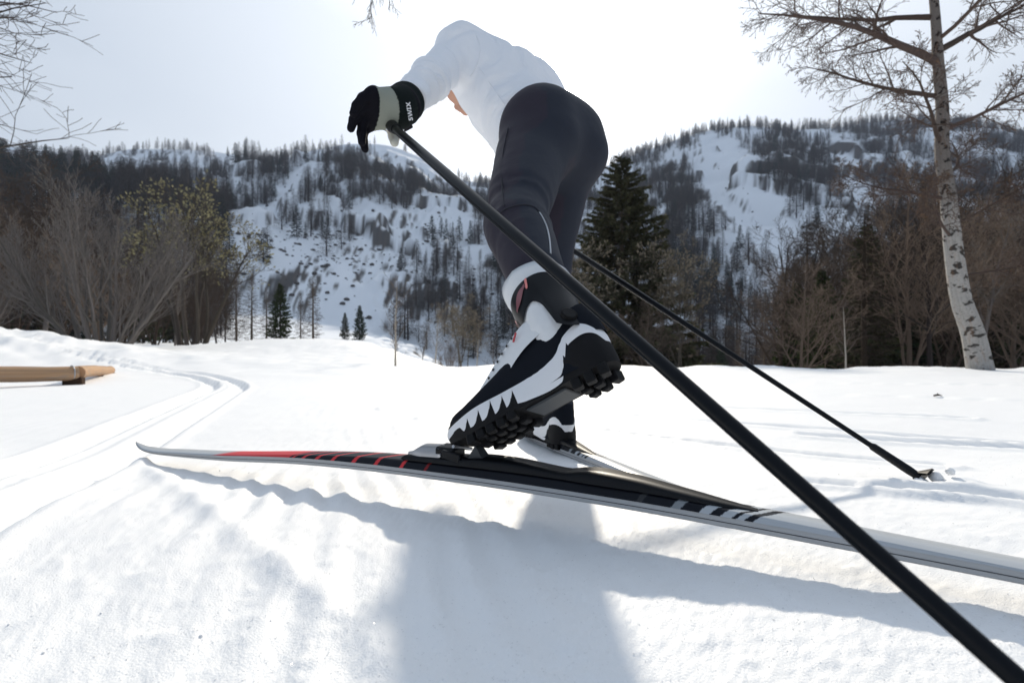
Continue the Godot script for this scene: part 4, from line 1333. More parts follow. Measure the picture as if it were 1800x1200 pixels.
func glove(shift: Vector3, W: Vector3, K: Vector3, arm: Vector3, across: Vector3, near: bool) -> void:
	var pal := (K - W).normalized()
	var A := (across - pal * across.dot(pal)).normalized()         # little finger side -> index side
	var dn := pal.cross(A).normalized()                            # towards the palm
	if dn.y > 0.0: dn = -dn
	var bones := []
	bones.append([W - arm * 0.045, W + arm * 0.01, 0.047, 0.041, 0.02])
	bones.append([W - A * 0.012, K - A * 0.030, 0.027, 0.021, 0.03])
	bones.append([W + A * 0.012, K + A * 0.030, 0.028, 0.022, 0.03])
	bones.append([W.lerp(K, 0.5), K, 0.028, 0.022, 0.03])
	var down := Vector3(-0.25, -0.95, 0.1).normalized()
	for i in 4:
		var off: float = [-0.040, -0.014, 0.012, 0.037][i]
		var l: float = [0.80, 0.90, 0.86, 0.74][i]
		var c: float = [0.0, 0.08, 0.25, 0.42][i]
		var k0 := K + A * off
		var away := Vector3(-0.20, 0.05, 0.0) if i < 2 else Vector3(0.16, -0.1, 0.0)
		var k1: Vector3 = k0 + (pal * (0.72 - c * 0.3) + down * 0.55 + dn * c * 0.3 + away * 0.6).normalized() * 0.042 * l
		var k2: Vector3 = k1 + (pal * (0.22 - c * 0.7) + down + dn * c * 0.4 + away).normalized() * 0.030 * l
		var k3: Vector3 = k2 + (pal * (0.02 - c) + down + dn * c * 0.5 + away * 0.4).normalized() * 0.024 * l
		bones.append([k0, k1, 0.0125, 0.0115, 0.008])
		bones.append([k1, k2, 0.0112, 0.0105, 0.004])
		bones.append([k2, k3, 0.0104, 0.0088, 0.004])
	var t0 := W.lerp(K, 0.28) + A * 0.026 + dn * 0.012
	var t1: Vector3 = t0 + (A * 0.75 + dn * 0.9 + pal * 0.35).normalized() * 0.036
	var t2: Vector3 = t1 + (A * 0.1 + dn * 0.9 + pal * 0.55).normalized() * 0.022
	bones.append([t0, t1, 0.017, 0.014, 0.012])
	bones.append([t1, t2, 0.0135, 0.0108, 0.005])
	var len := W.distance_to(K)
	var paint := func(p: Vector3, n: Vector3) -> Color:
		var t := (p - W).dot(pal) / len
		var palm := (p - (W + pal * t * len)).dot(dn)
		var thumb := minf(bone_dist(p, [t0, t1, 0.017, 0.014]), bone_dist(p, [t1, t2, 0.014, 0.011]))
		if thumb < 0.004: return Color(0.52, 0.52, 0.47)
		if t < 0.42: return Color(0.010, 0.012, 0.014)
		if t < 0.98: return Color(0.27, 0.29, 0.25)
		return Color(0.010, 0.011, 0.013)
	var g := put(flesh(bones, 0.0032, [[W - arm * 0.062, -arm, 0.09]], null, paint).mesh(), "glove", M.glove, skier)
	g.position = shift
	# closing strap with its loose tab
	var b := Basis(arm, A, arm.cross(A).normalized())
	var mb := MB.new()
	var ring := PackedVector3Array()
	for k in 25: ring.append(W - arm * 0.018 + (A * cos(TAU * k / 24.0) + b.z * sin(TAU * k / 24.0)) * 0.0455)
	mb.tube(ring, pf(range(25).map(func(i): return 0.010)), 8, Color(0.012, 0.013, 0.016), false, 0.0, 0.25, arm)
	var strap := put(mb.mesh(), "strap", M.glove, g)
	mb = MB.new()
	var tab := W - arm * 0.020 - Vector3(0, 0.050, 0) + Vector3(0.012, 0, 0.0)
	mb.box(tab, Vector3(0.012, 0.006, 0.012), Basis(Vector3.BACK, 0.5), Color(0.012, 0.013, 0.016), 0.002)
	put(mb.mesh(), "pull_tab", M.glove, strap)
	if near:
		var tm := TextMesh.new()
		var fnt := SystemFont.new()
		fnt.font_names = PackedStringArray(["Droid Sans"])
		fnt.font_weight = 700
		tm.font = fnt
		tm.text = "SWIX"
		tm.font_size = 32
		tm.pixel_size = 0.0005
		tm.depth = 0.0016
		var t := put(tm, "lettering", M.white_rubber, g)
		var c0 := hit(718.0, 196.0, [[W - arm * 0.045, W + arm * 0.01, 0.047, 0.041, 0.02]], 2.0)
		var z := (Vector3(0, CH, 0) - c0).normalized()
		var ax := W - arm * 0.02
		var outw := (c0 - ax - arm * (c0 - ax).dot(arm)).normalized()
		outw = (outw + z * 0.9).normalized()
		var xx := Vector3(-0.50, 0.85, 0.0)
		xx = (xx - outw * xx.dot(outw)).normalized()
		t.transform = Transform3D(Basis(xx, outw.cross(xx), outw), c0 + outw * 0.004)

# ---------------------------------------------------------------- boots
const SOLE_W := [[0.0, 0.004], [0.004, 0.018], [0.015, 0.030], [0.04, 0.040], [0.09, 0.047], [0.14, 0.043], [0.19, 0.037], [0.25, 0.037], [0.285, 0.034], [0.303, 0.024], [0.311, 0.010], [0.313, 0.002]]

func outline(n: int, grow: float) -> Array:                     # round the boot: [x, z] from the toe along the outer side to the heel and back
	var out := []
	for k in n:
		var t := float(k) / n
		var s := t * 2.0 if t < 0.5 else 2.0 - t * 2.0
		var x := 0.1565 - 0.1565 * cos(PI * pow(s, 1.0))
		out.append(Vector2(lerpf(x, x + (x - 0.15) * grow * 6.0, 1.0), (smooths(SOLE_W, x) + grow) * (1.0 if t < 0.5 else -1.0)))
	return out

func band(n: int, lo: Callable, hi: Callable, grow: float) -> MB:   # a skin round the boot between two heights
	var mb := MB.new()
	var o := outline(n, grow)
	var rows := 5
	for k in n + 1:
		var p: Vector2 = o[k % n]
		var q: Vector2 = o[(k + 1) % n] - o[(k + n - 1) % n]
		var nn := Vector3(-q.y, 0, q.x).normalized()
		if nn.dot(Vector3(p.x - 0.155, 0, p.y * 3.0)) < 0.0: nn = -nn
		var a: float = lo.call(p.x, p.y)
		var b: float = hi.call(p.x, p.y)
		for j in rows:
			var t := j / (rows - 1.0)
			var y := lerpf(a, b, t)
			var lean := -0.10 * maxf(y - 0.02, 0.0) + 0.0016 * sin(PI * t)
			mb.vert(Vector3(p.x, y, p.y) + nn * lean, (nn + Vector3.UP * (t - 0.5) * 0.5).normalized())
	for k in n:
		for j in rows - 1:
			var q := k * rows + j
			mb.quad(q, q + rows, q + rows + 1, q + 1)
	return mb

func boot(shift: Vector3, T: Transform3D, out: float, ankle: Vector3, shin: Vector3) -> void:
	# local frame: x from the toe to the heel, y up from the sole, z to the outer side (times out)
	var root: MeshInstance3D
	var flip := Transform3D(Basis(Vector3.RIGHT, Vector3.UP, Vector3.BACK * out), Vector3.ZERO)
	if out < 0.0:
		ankle.z *= -1.0
		shin.z *= -1.0
	var spring := func(x: float) -> float: return 0.014 * pow(maxf(0.07 - x, 0.0) / 0.07, 2) + 0.003 * pow(maxf(x - 0.26, 0.0) / 0.05, 2)
	var fin := func(mb: MB, called: String, m: Material, parent: Node) -> MeshInstance3D:
		if out < 0.0:
			for k in mb.v.size():
				mb.v[k].z = -mb.v[k].z
				mb.n[k].z = -mb.n[k].z
		var o := put(mb.mesh(true), called, m, parent)
		return o
	# upper shell
	var top := [[0.0, 0.022], [0.006, 0.040], [0.02, 0.054], [0.05, 0.059], [0.08, 0.066], [0.12, 0.080], [0.16, 0.098], [0.20, 0.116], [0.235, 0.131], [0.265, 0.124], [0.29, 0.104], [0.305, 0.085], [0.312, 0.060]]
	var mb := MB.new()
	var nx := 36
	var na := 20
	for i in nx + 1:
		var x := 0.001 + 0.3105 * (0.5 - 0.5 * cos(PI * i / nx))
		var w := smooths(SOLE_W, x) * (0.95 + 0.13 * ss(0.13, 0.19, x) * (1.0 - ss(0.25, 0.30, x)))
		var y0: float = 0.008 + spring.call(x)
		var y1 := smooths(top, x)
		for k in na + 1:
			var a := PI * k / na
			var c := cos(a)
			var s := sin(a)
			var wide := signf(c) * pow(absf(c), 0.52)
			var high := pow(s, 0.62)
			var nar := 1.0 - 0.16 * ss(0.06, 0.16, x) * high - 0.05 * high
			mb.vert(Vector3(x, lerpf(y0, y1, high), w * wide * nar), Vector3.UP)
	for i in nx:
		for k in na:
			var q := i * (na + 1) + k
			mb.quad(q, q + 1, q + na + 2, q + na + 1)
	mb.smooth()
	for k in mb.n.size():
		if mb.n[k].dot(mb.v[k] - Vector3(clampf(mb.v[k].x, 0.03, 0.28), 0.03, 0)) < 0.0: mb.n[k] = -mb.n[k]
	root = fin.call(mb, "boot", M.black_soft, skier)
	root.transform = Transform3D(Basis(), shift) * T
	# white mid-sole: its lower edge is cut into flames at the ball and steps down at the arch
	var hi := func(x: float, z: float) -> float: return smooths([[0.0, 0.030], [0.03, 0.030], [0.08, 0.033], [0.15, 0.033], [0.20, 0.037], [0.235, 0.049], [0.265, 0.068], [0.29, 0.074], [0.313, 0.060]], x)
	var lo := func(x: float, z: float) -> float:
		var y: float = smooths([[0.0, 0.016], [0.02, 0.016], [0.045, 0.018], [0.055, 0.008], [0.15, 0.006], [0.175, 0.002], [0.235, 0.001], [0.247, 0.020], [0.262, 0.046], [0.275, 0.052], [0.295, 0.054], [0.308, 0.048], [0.313, 0.036]], x)
		for f in [[0.066, 0.020], [0.092, 0.026], [0.116, 0.029], [0.138, 0.030], [0.156, 0.027]]:
			var u: float = (x - f[0]) / 0.016
			if u > -1.0 and u < 0.12: y = maxf(y, 0.007 + f[1] * (0.25 * (u + 1.0) / 1.12 + 0.75 * pow((u + 1.0) / 1.12, 3.0)))
		for f in [[0.252, 0.010], [0.262, 0.008]]:
			var u: float = (x - f[0]) / 0.006
			if u > -1.0 and u < 0.2: y += f[1] * (u + 1.0) / 1.2
		return y
	fin.call(band(420, lo, hi, 0.0020), "midsole", M.white_rubber, root)
	# black rubber: wall, tread plate, lugs
	var rub := func(x: float, z: float) -> float: return 0.035 if x < 0.2 else 0.058
	var rub0 := func(x: float, z: float) -> float: return spring.call(x) - 0.002
	mb = band(160, rub0, rub, 0.0008)
	var f0 := mb.v.size()
	var o := outline(80, 0.0008)
	for k in 40:
		for s in [k, (80 - k) % 80]:
			var p: Vector2 = o[s]
			mb.vert(Vector3(p.x, spring.call(p.x) - 0.002, p.y), Vector3.DOWN)
	for k in 39: mb.quad(f0 + k * 2, f0 + k * 2 + 1, f0 + k * 2 + 3, f0 + k * 2 + 2)
	var sole: MeshInstance3D = fin.call(mb, "outsole", M.rubber, root)
	for row in [[0.060, 3, 0.012], [0.080, 4, 0.011], [0.100, 4, 0.011], [0.120, 4, 0.010], [0.140, 3, 0.008], [0.252, 3, 0.013], [0.273, 3, 0.014], [0.294, 2, 0.013]]:
		var n: int = row[1]
		var w := smooths(SOLE_W, row[0])
		for k in n:
			mb = MB.new()
			var z := lerpf(-w + 0.008, w - 0.008, float(k) / (n - 1))
			mb.box(Vector3(row[0], -0.002 - row[2] * 0.5 + spring.call(row[0]), z), Vector3(0.0075, row[2] * 0.5 + 0.002, w / n * 0.72), Basis(Vector3.UP, 0.25 * signf(z)), Color.WHITE, 0.002)
			fin.call(mb, "lug", M.rubber, sole)
	mb = MB.new()
	mb.box(Vector3(0.196, -0.0035, 0), Vector3(0.036, 0.0025, 0.026), Basis(), Color.WHITE, 0.002)
	fin.call(mb, "shank", M.dark_line, sole)
	# binding bar under the toe
	mb = MB.new()
	mb.tube(pv([Vector3(0.010, 0.004, -0.024), Vector3(0.010, 0.004, 0.024)]), pf([0.003, 0.003]), 8, Color.WHITE, true)
	fin.call(mb, "toe_bar", M.grey_metal, root)
	# gaiter tongue along the instep
	var over := [[0.05, 0.061], [0.08, 0.078], [0.12, 0.103], [0.167, 0.128], [0.20, 0.142], [0.235, 0.150]]
	mb = MB.new()
	for i in 25:
		var x := lerpf(0.052, 0.232, i / 24.0)
		var y1 := smooths(over, x)
		var w := lerpf(0.016, 0.034, ss(0.0, 0.8, i / 24.0))
		for k in 11:
			var a := lerpf(-1.0, 1.0, k / 10.0)
			mb.vert(Vector3(x - 0.004 * (1.0 - a * a), y1 - 0.058 * pow(absf(a), 2.4) * (0.3 + 0.7 * ss(0.0, 0.6, i / 24.0)), w * a * 1.04), Vector3.UP)
	for i in 24:
		for k in 10:
			var q := i * 11 + k
			mb.quad(q, q + 1, q + 12, q + 11)
	mb.smooth()
	for k in mb.n.size():
		if mb.n[k].y < 0.0: mb.n[k] = -mb.n[k]
	var tongue: MeshInstance3D = fin.call(mb, "tongue", M.gaiter, root)
	for k in 8:
		var x := lerpf(0.082, 0.176, k / 7.0)
		mb = MB.new()
		mb.box(Vector3(x - 0.001, smooths(over, x) - 0.0125, 0.66 * lerpf(0.016, 0.034, ss(0.0, 0.8, (x - 0.052) / 0.18))), Vector3(0.0016, 0.0012, 0.006), Basis(Vector3.BACK, 0.5) * Basis(Vector3.RIGHT, 0.75), Color.WHITE, 0.0006)
		fin.call(mb, "lace_mark", M.black_plastic, tongue)
	mb = MB.new()
	mb.box(Vector3(0.184, smooths(over, 0.184) - 0.022, 0.0285), Vector3(0.008, 0.0012, 0.0012), Basis(Vector3.BACK, 0.9), Color.WHITE)
	fin.call(mb, "red_mark", M.red, tongue)
	# gaiter shaft round the ankle, and the cuff that hinges on the outer side
	var fr := Vector3(-1, 0, 0)
	fr = (fr - shin * fr.dot(shin)).normalized()
	var la := fr.cross(shin).normalized()
	if la.z < 0.0: la = -la
	var tw := 0.75 if out > 0.0 else 0.2
	var shell := func(a: float, t: float, r: float) -> Vector3:      # a: 0 front, PI/2 outer, PI back; t metres above the ankle
		var rad := smooths([[-0.05, 0.044], [0.0, 0.042], [0.05, 0.042], [0.085, 0.048], [0.12, 0.058], [0.15, 0.064]], t) + r
		var g := a + tw
		return ankle + shin * t + fr * cos(g) * rad * 1.10 + la * sin(g) * rad * 0.96
	mb = MB.new()
	for i in 19:
		for k in 33:
			var a := TAU * k / 32.0
			var t := lerpf(-0.085, 0.126 + 0.014 * cos(a - tw), i / 18.0)
			var dn := clampf(-(t + 0.005) / 0.095, 0.0, 1.0)
			var ax := shin.lerp(Vector3(0.55, 0.83, 0.0), minf(dn * 1.6, 1.0)).normalized()
			var ff := (Vector3(-1, 0, 0) - ax * Vector3(-1, 0, 0).dot(ax)).normalized()
			var ll := ff.cross(ax).normalized()
			if ll.z < 0.0: ll = -ll
			var rad := smooths([[-0.10, 0.018], [-0.05, 0.022], [-0.025, 0.028], [0.005, 0.039], [0.05, 0.042], [0.085, 0.048], [0.12, 0.058], [0.15, 0.064]], t) + 0.0030 * nz.get_noise_2d(cos(a) * 1.6 + 5.0, sin(a) * 1.6 + t * 40.0) - 0.002 * exp(-pow((t - 0.035 - 0.012 * cos(a * 2.0)) / 0.006, 2)) - 0.002 * exp(-pow((t - 0.012 + 0.010 * sin(a)) / 0.005, 2))
			var cc := ankle + (shin * t if t > -0.005 else ax * t)
			cc.z *= 1.0 - 0.8 * dn
			mb.vert(cc + ff * cos(a) * rad * 1.10 + ll * sin(a) * rad * 0.96, ff * cos(a) + ll * sin(a))
	for k in 33:                                                   # turned-in rim
		var a := TAU * k / 32.0
		mb.vert(shell.call(a - tw, 0.118 + 0.014 * cos(a - tw), -0.008), -(fr * cos(a) + la * sin(a)))
	for i in 19:
		for k in 32:
			var q := i * 33 + k
			mb.quad(q, q + 33, q + 34, q + 1)
	mb.smooth()
	for k in mb.n.size():
		var q: Vector3 = mb.v[k] - ankle
		if mb.n[k].dot(q - shin * q.dot(shin)) < 0.0 and k < 19 * 33: mb.n[k] = -mb.n[k]
	var gaiter: MeshInstance3D = fin.call(mb, "gaiter", M.gaiter, root)
	# cuff: a strap round the front that drops to the hinge
	var low := func(a: float) -> float: return smooths([[-2.6, 0.052], [-1.0, 0.057], [0.0, 0.044], [0.5, 0.052], [0.80, 0.052], [1.08, 0.026], [1.25, -0.022], [2.1, -0.028], [2.4, 0.012], [2.8, 0.035], [3.4, 0.045]], a)
	var high := func(a: float) -> float: return smooths([[-2.6, 0.088], [0.0, 0.100], [1.2, 0.102], [2.0, 0.090], [2.6, 0.078], [3.4, 0.075]], a)
	mb = MB.new()
	var steps := 64
	for k in steps + 1:
		var a := lerpf(-2.6, 3.4, float(k) / steps)
		for j in 9:
			var t := j / 8.0
			var puff := 0.0055 * pow(sin(PI * clampf(t, 0.02, 0.98)), 0.5) + 0.001
			mb.vert(shell.call(a, lerpf(low.call(a), high.call(a), t), puff), fr * cos(a + tw) + la * sin(a + tw))
	for k in steps:
		for j in 8:
			var q := k * 9 + j
			mb.quad(q, q + 9, q + 10, q + 1)
	mb.smooth()
	for k in mb.n.size():
		var q: Vector3 = mb.v[k] - ankle
		if mb.n[k].dot(q - shin * q.dot(shin)) < 0.0: mb.n[k] = -mb.n[k]
	var cuff: MeshInstance3D = fin.call(mb, "cuff", M.black_plastic, root)
	# hinge disc
	mb = MB.new()
	var hc: Vector3 = shell.call(1.70, -0.010, 0.006)
	var hn := (fr * cos(1.70 + tw) + la * sin(1.70 + tw)).normalized()
	mb.tube(pv([hc - hn * 0.006, hc + hn * 0.001, hc + hn * 0.0022]), pf([0.0135, 0.0135, 0.011]), 20, Color.WHITE, true)
	fin.call(mb, "hinge", M.rubber, cuff)
	# red inlay and its pale tip
	for s in [[M.dull_red, 0.10, 0.78, 0.063, 0.088, "inlay"], [M.pale_red, 0.78, 0.90, 0.080, 0.096, "inlay_tip"], [M.pale_red, -0.75, -0.35, 0.060, 0.070, "inlay"]]:
		mb = MB.new()
		for k in 9:
			var u := k / 8.0
			var a := lerpf(s[1], s[2], u)
			var mid := lerpf(s[3], s[4], u)
			for j in 3: mb.vert(shell.call(a, mid + (j - 1) * 0.0085 * sin(PI * clampf(u, 0.12, 0.88)), 0.0080), fr * cos(a + tw) + la * sin(a + tw))
		for k in 8:
			for j in 2:
				var q := k * 3 + j
				mb.quad(q, q + 3, q + 4, q + 1)
		fin.call(mb, s[5], s[0], cuff)
	# heel counter: a padded black patch low on the back
	mb = MB.new()
	for i in 9:
		for k in 13:
			var a := lerpf(-1.5, 1.5, k / 12.0)
			var t := i / 8.0
			var y := lerpf(0.055, 0.112 - 0.012 * a * a * 0.5, t)
			mb.vert(Vector3(0.268 + 0.048 * cos(a) * (1.0 - 0.22 * t * t) , y, 0.034 * sin(a) * (1.0 - 0.1 * t)), Vector3(cos(a), 0.1 + 0.5 * t * t, sin(a)).normalized())
	for i in 8:
		for k in 12:
			var q := i * 13 + k
			mb.quad(q, q + 1, q + 14, q + 13)
	fin.call(mb, "heel_counter", M.black_soft, root)
# ---------------------------------------------------------------- skis and poles
const SKI_W := [[-1.0, 0.001], [-0.985, 0.006], [-0.95, 0.0135], [-0.90, 0.0185], [-0.82, 0.0220], [-0.5, 0.0222], [0.0, 0.0220], [0.5, 0.0212], [0.85, 0.0205], [0.90, 0.0150], [0.915, 0.006]]
const SKI_H := [[-1.0, 0.0022], [-0.95, 0.0038], [-0.84, 0.0075], [-0.6, 0.0128], [-0.36, 0.0180], [-0.17, 0.0250], [0.0, 0.0275], [0.3, 0.0268], [0.42, 0.0215], [0.54, 0.0180], [0.70, 0.0135], [0.915, 0.010]]
const SKI_Y := [[-1.0, -0.0380], [-0.97, -0.0465], [-0.93, -0.0500], [-0.88, -0.0505], [-0.84, -0.0488], [-0.59, -0.0340], [-0.36, -0.0142], [-0.17, -0.0042], [0.0, 0.0], [0.124, 0.0018], [0.3, 0.0012], [0.42, -0.0015], [0.54, -0.0052], [0.62, -0.0080], [0.70, -0.0108], [0.80, -0.0150], [0.915, -0.0205]]

func topsheet() -> StandardMaterial3D:
	# printed foil: silver tip, red, black with slanted red and silver bars, silver tail
	var w := 2048
	var h := 48
	var im := Image.create(w, h, false, Image.FORMAT_RGB8)
	var black := Color(0.0075, 0.009, 0.013)
	var silver := Color(0.44, 0.47, 0.50)
	var red := Color(0.62, 0.045, 0.05)
	for i in w:
		for j in h:
			var s := lerpf(-1.0, 0.92, (i + 0.5) / w) - ((j + 0.5) / h - 0.5) * 0.055
			var c := silver
			if s > -0.62: c = silver.lerp(red, ss(-0.62, -0.58, s))
			if s > -0.350: c = black
			for b in [[-0.342, 0.006, red], [-0.315, 0.009, red], [-0.278, 0.010, red], [-0.235, 0.009, red], [-0.182, 0.010, red], [-0.128, 0.009, red], [-0.070, 0.008, red], [-0.018, 0.006, red * 0.35]]:
				if s > b[0] and s < b[0] + b[1]: c = b[2]
			for b in [[0.335, 0.008, silver * 0.09], [0.380, 0.012, silver * 0.55], [0.414, 0.013, silver], [0.439, 0.013, silver], [0.457, 0.009, silver]]:
				if s > b[0] and s < b[0] + b[1]: c = b[2]
			if s > 0.475: c = silver
			im.set_pixel(i, j, c.linear_to_srgb())
	var m := mat(Color.WHITE, 0.34, 0.26)
	m.albedo_texture = ImageTexture.create_from_image(im)
	m.texture_repeat = false
	m.clearcoat_enabled = true
	m.clearcoat = 0.12
	m.clearcoat_roughness = 0.15
	return m

func ski(T: Transform3D, label: String, flat: float) -> Node3D:
	var o := thing("ski", T.origin, label, "ski", "")
	o.transform = T
	var n := 150
	var core := MB.new()
	var sheet := MB.new()
	var lines := MB.new()
	var rows := []
	for i in n + 1:
		var s := lerpf(-1.0, 0.915, pow(float(i) / n, 1.0))
		if i < 12: s = lerpf(-1.0, lerpf(-1.0, 0.915, 12.0 / n), float(i) / 12.0)
		var y := smooths(SKI_Y, s) * (1.0 if s < -0.85 and flat > 0.0 else 1.0 - flat)
		if flat > 0.0: y = 0.030 * pow(maxf(-s - 0.84, 0.0) / 0.16, 2) if s < 0.0 else 0.0
		var w := smooths(SKI_W, s)
		var h := smooths(SKI_H, s)
		rows.append([s, y, w, h, minf(h - 0.0015, 0.0128)])
	for r in rows:
		var s: float = r[0]; var y: float = r[1]; var w: float = r[2]; var h: float = r[3]; var g: float = r[4]
		for z in [-1.0, 1.0]:
			core.vert(Vector3(s, y, w * z * 0.985), Vector3.DOWN)
		for z in [-1.0, 1.0]:
			core.vert(Vector3(s, y + 0.0006, w * z), Vector3(0, 0, z))
			core.vert(Vector3(s, y + g, w * z), Vector3(0, 0.1, z).normalized())
		var u := (s + 1.0) / 1.92
		var cap := minf(0.0045, w * 0.4)
		var e := maxf(h - g, 0.0008)
		var pr := [[w + 0.0004, g, 0.0], [w - cap * 0.35, g + e * 0.72, 0.12], [w - cap, h, 0.2], [w * 0.5, h + 0.0008, 0.35], [0.0, h + 0.001, 0.5], [-w * 0.5, h + 0.0008, 0.65], [-w + cap, h, 0.8], [-w + cap * 0.35, g + e * 0.72, 0.88], [-w - 0.0004, g, 1.0]]
		for q in pr: sheet.vert(Vector3(s, y + q[1], q[0]), Vector3(0, 1.0, signf(q[0]) * (1.6 if absf(q[0]) > w - cap * 0.9 else 0.2)).normalized(), Color.WHITE, Vector2(u, q[2]))
		for z in [-1.0, 1.0]:
			lines.vert(Vector3(s, y + g * 0.44, (w + 0.0003) * z), Vector3(0, 0, z))
			lines.vert(Vector3(s, y + g * 0.44 + 0.0011, (w + 0.0003) * z), Vector3(0, 0, z))
	for i in n:
		var a := i * 6
		core.quad(a, a + 6, a + 7, a + 1)
		core.quad(a + 2, a + 8, a + 9, a + 3)
		core.quad(a + 4, a + 10, a + 11, a + 5)
		for k in 8:
			var b := i * 9 + k
			sheet.quad(b, b + 9, b + 10, b + 1)
		for k in [0, 2]:
			var b: int = i * 4 + k
			lines.quad(b, b + 4, b + 5, b + 1)
	put(core.mesh(true), "sidewalls_and_base", M.sidewall, o)
	put(sheet.mesh(true), "top_sheet", M.topsheet, o)
	put(lines.mesh(true), "edge_line", M.dark_line, o)
	# binding: a long plate, a toe clamp with its pale cover, a flexor and a heel pad
	var yt := func(s: float) -> float:
		var y: float = smooths(SKI_Y, s) if flat <= 0.0 else 0.0
		return y + smooths(SKI_H, s) + 0.0005
	var plate := MB.new()
	var prof := [[-0.100, 0.001], [-0.092, 0.006], [-0.05, 0.008], [0.03, 0.010], [0.06, 0.013], [0.12, 0.0125], [0.17, 0.0085], [0.205, 0.0065], [0.225, 0.0105], [0.25, 0.0130], [0.30, 0.0110], [0.345, 0.0075], [0.38, 0.0055], [0.42, 0.003], [0.455, 0.001]]
	for i in 61:
		var s := lerpf(-0.100, 0.455, i / 60.0)
		var y: float = yt.call(s)
		var t := smooths(prof, s)
		var w := 0.0225 * smooths([[-0.1, 0.6], [-0.08, 1.0], [0.2, 1.0], [0.24, 1.1], [0.3, 1.05], [0.4, 0.7], [0.455, 0.25]], s)
		for q in [[w, 0.0, 1.0], [w, t * 0.7, 0.9], [w * 0.86, t, 0.4], [-w * 0.86, t, -0.4], [-w, t * 0.7, -0.9], [-w, 0.0, -1.0]]:
			plate.vert(Vector3(s, y + q[1], q[0]), Vector3(0, 1.0 - absf(q[2]) * 0.9, q[2]).normalized())
	for i in 60:
		for k in 5:
			var b := i * 6 + k
			plate.quad(b, b + 6, b + 7, b + 1)
	var pl := put(plate.mesh(true), "binding_plate", M.black_plastic, o)
	var y0: float = yt.call(0.0)
	var mb := MB.new()
	mb.box(Vector3(-0.006, y0 + 0.016, 0), Vector3(0.020, 0.010, 0.019), Basis(), Color.WHITE, 0.004)
	mb.box(Vector3(0.010, y0 + 0.014, 0.021), Vector3(0.018, 0.007, 0.003), Basis(Vector3.BACK, -0.15), Color.WHITE, 0.0015)
	put(mb.mesh(), "toe_clamp", M.black_plastic, pl)
	mb = MB.new()
	for i in 11:
		var s := lerpf(-0.092, -0.016, i / 10.0)
		var t := 0.006 + 0.017 * ss(0.0, 0.55, i / 10.0)
		var w := 0.020 * ss(-0.2, 0.5, i / 10.0)
		for q in [[w, 0.002, 1.0], [w * 0.9, t * 0.85, 0.6], [0.0, t, 0.0], [-w * 0.9, t * 0.85, -0.6], [-w, 0.002, -1.0]]:
			mb.vert(Vector3(s, yt.call(s) + 0.004 + q[1], q[0]), Vector3(-0.4, 1.0 - absf(q[2]), q[2]).normalized())
	for i in 10:
		for k in 4:
			var b := i * 5 + k
			mb.quad(b, b + 5, b + 6, b + 1)
	put(mb.mesh(true), "clamp_cover", M.grey_metal, pl)
	mb = MB.new()
	mb.tube(pv([Vector3(-0.012, y0 + 0.013, -0.024), Vector3(-0.012, y0 + 0.013, 0.024)]), pf([0.003, 0.003]), 8, Color.WHITE, true)
	put(mb.mesh(), "clamp_axle", M.grey_metal, pl)
	mb = MB.new()
	var fx := 0.052
	var yf: float = yt.call(fx) + 0.010
	mb.face([Vector3(fx - 0.016, yf, 0.012), Vector3(fx + 0.014, yf, 0.012), Vector3(fx - 0.003, yf + 0.022, 0.010)])
	mb.face([Vector3(fx - 0.003, yf + 0.022, -0.010), Vector3(fx + 0.014, yf, -0.012), Vector3(fx - 0.016, yf, -0.012)])
	mb.face([Vector3(fx + 0.014, yf, 0.012), Vector3(fx + 0.014, yf, -0.012), Vector3(fx - 0.003, yf + 0.022, -0.010), Vector3(fx - 0.003, yf + 0.022, 0.010)])
	mb.face([Vector3(fx - 0.016, yf, -0.012), Vector3(fx - 0.016, yf, 0.012), Vector3(fx - 0.003, yf + 0.022, 0.010), Vector3(fx - 0.003, yf + 0.022, -0.010)])
	put(mb.mesh(), "flexor", M.dark_line, pl)
	return o

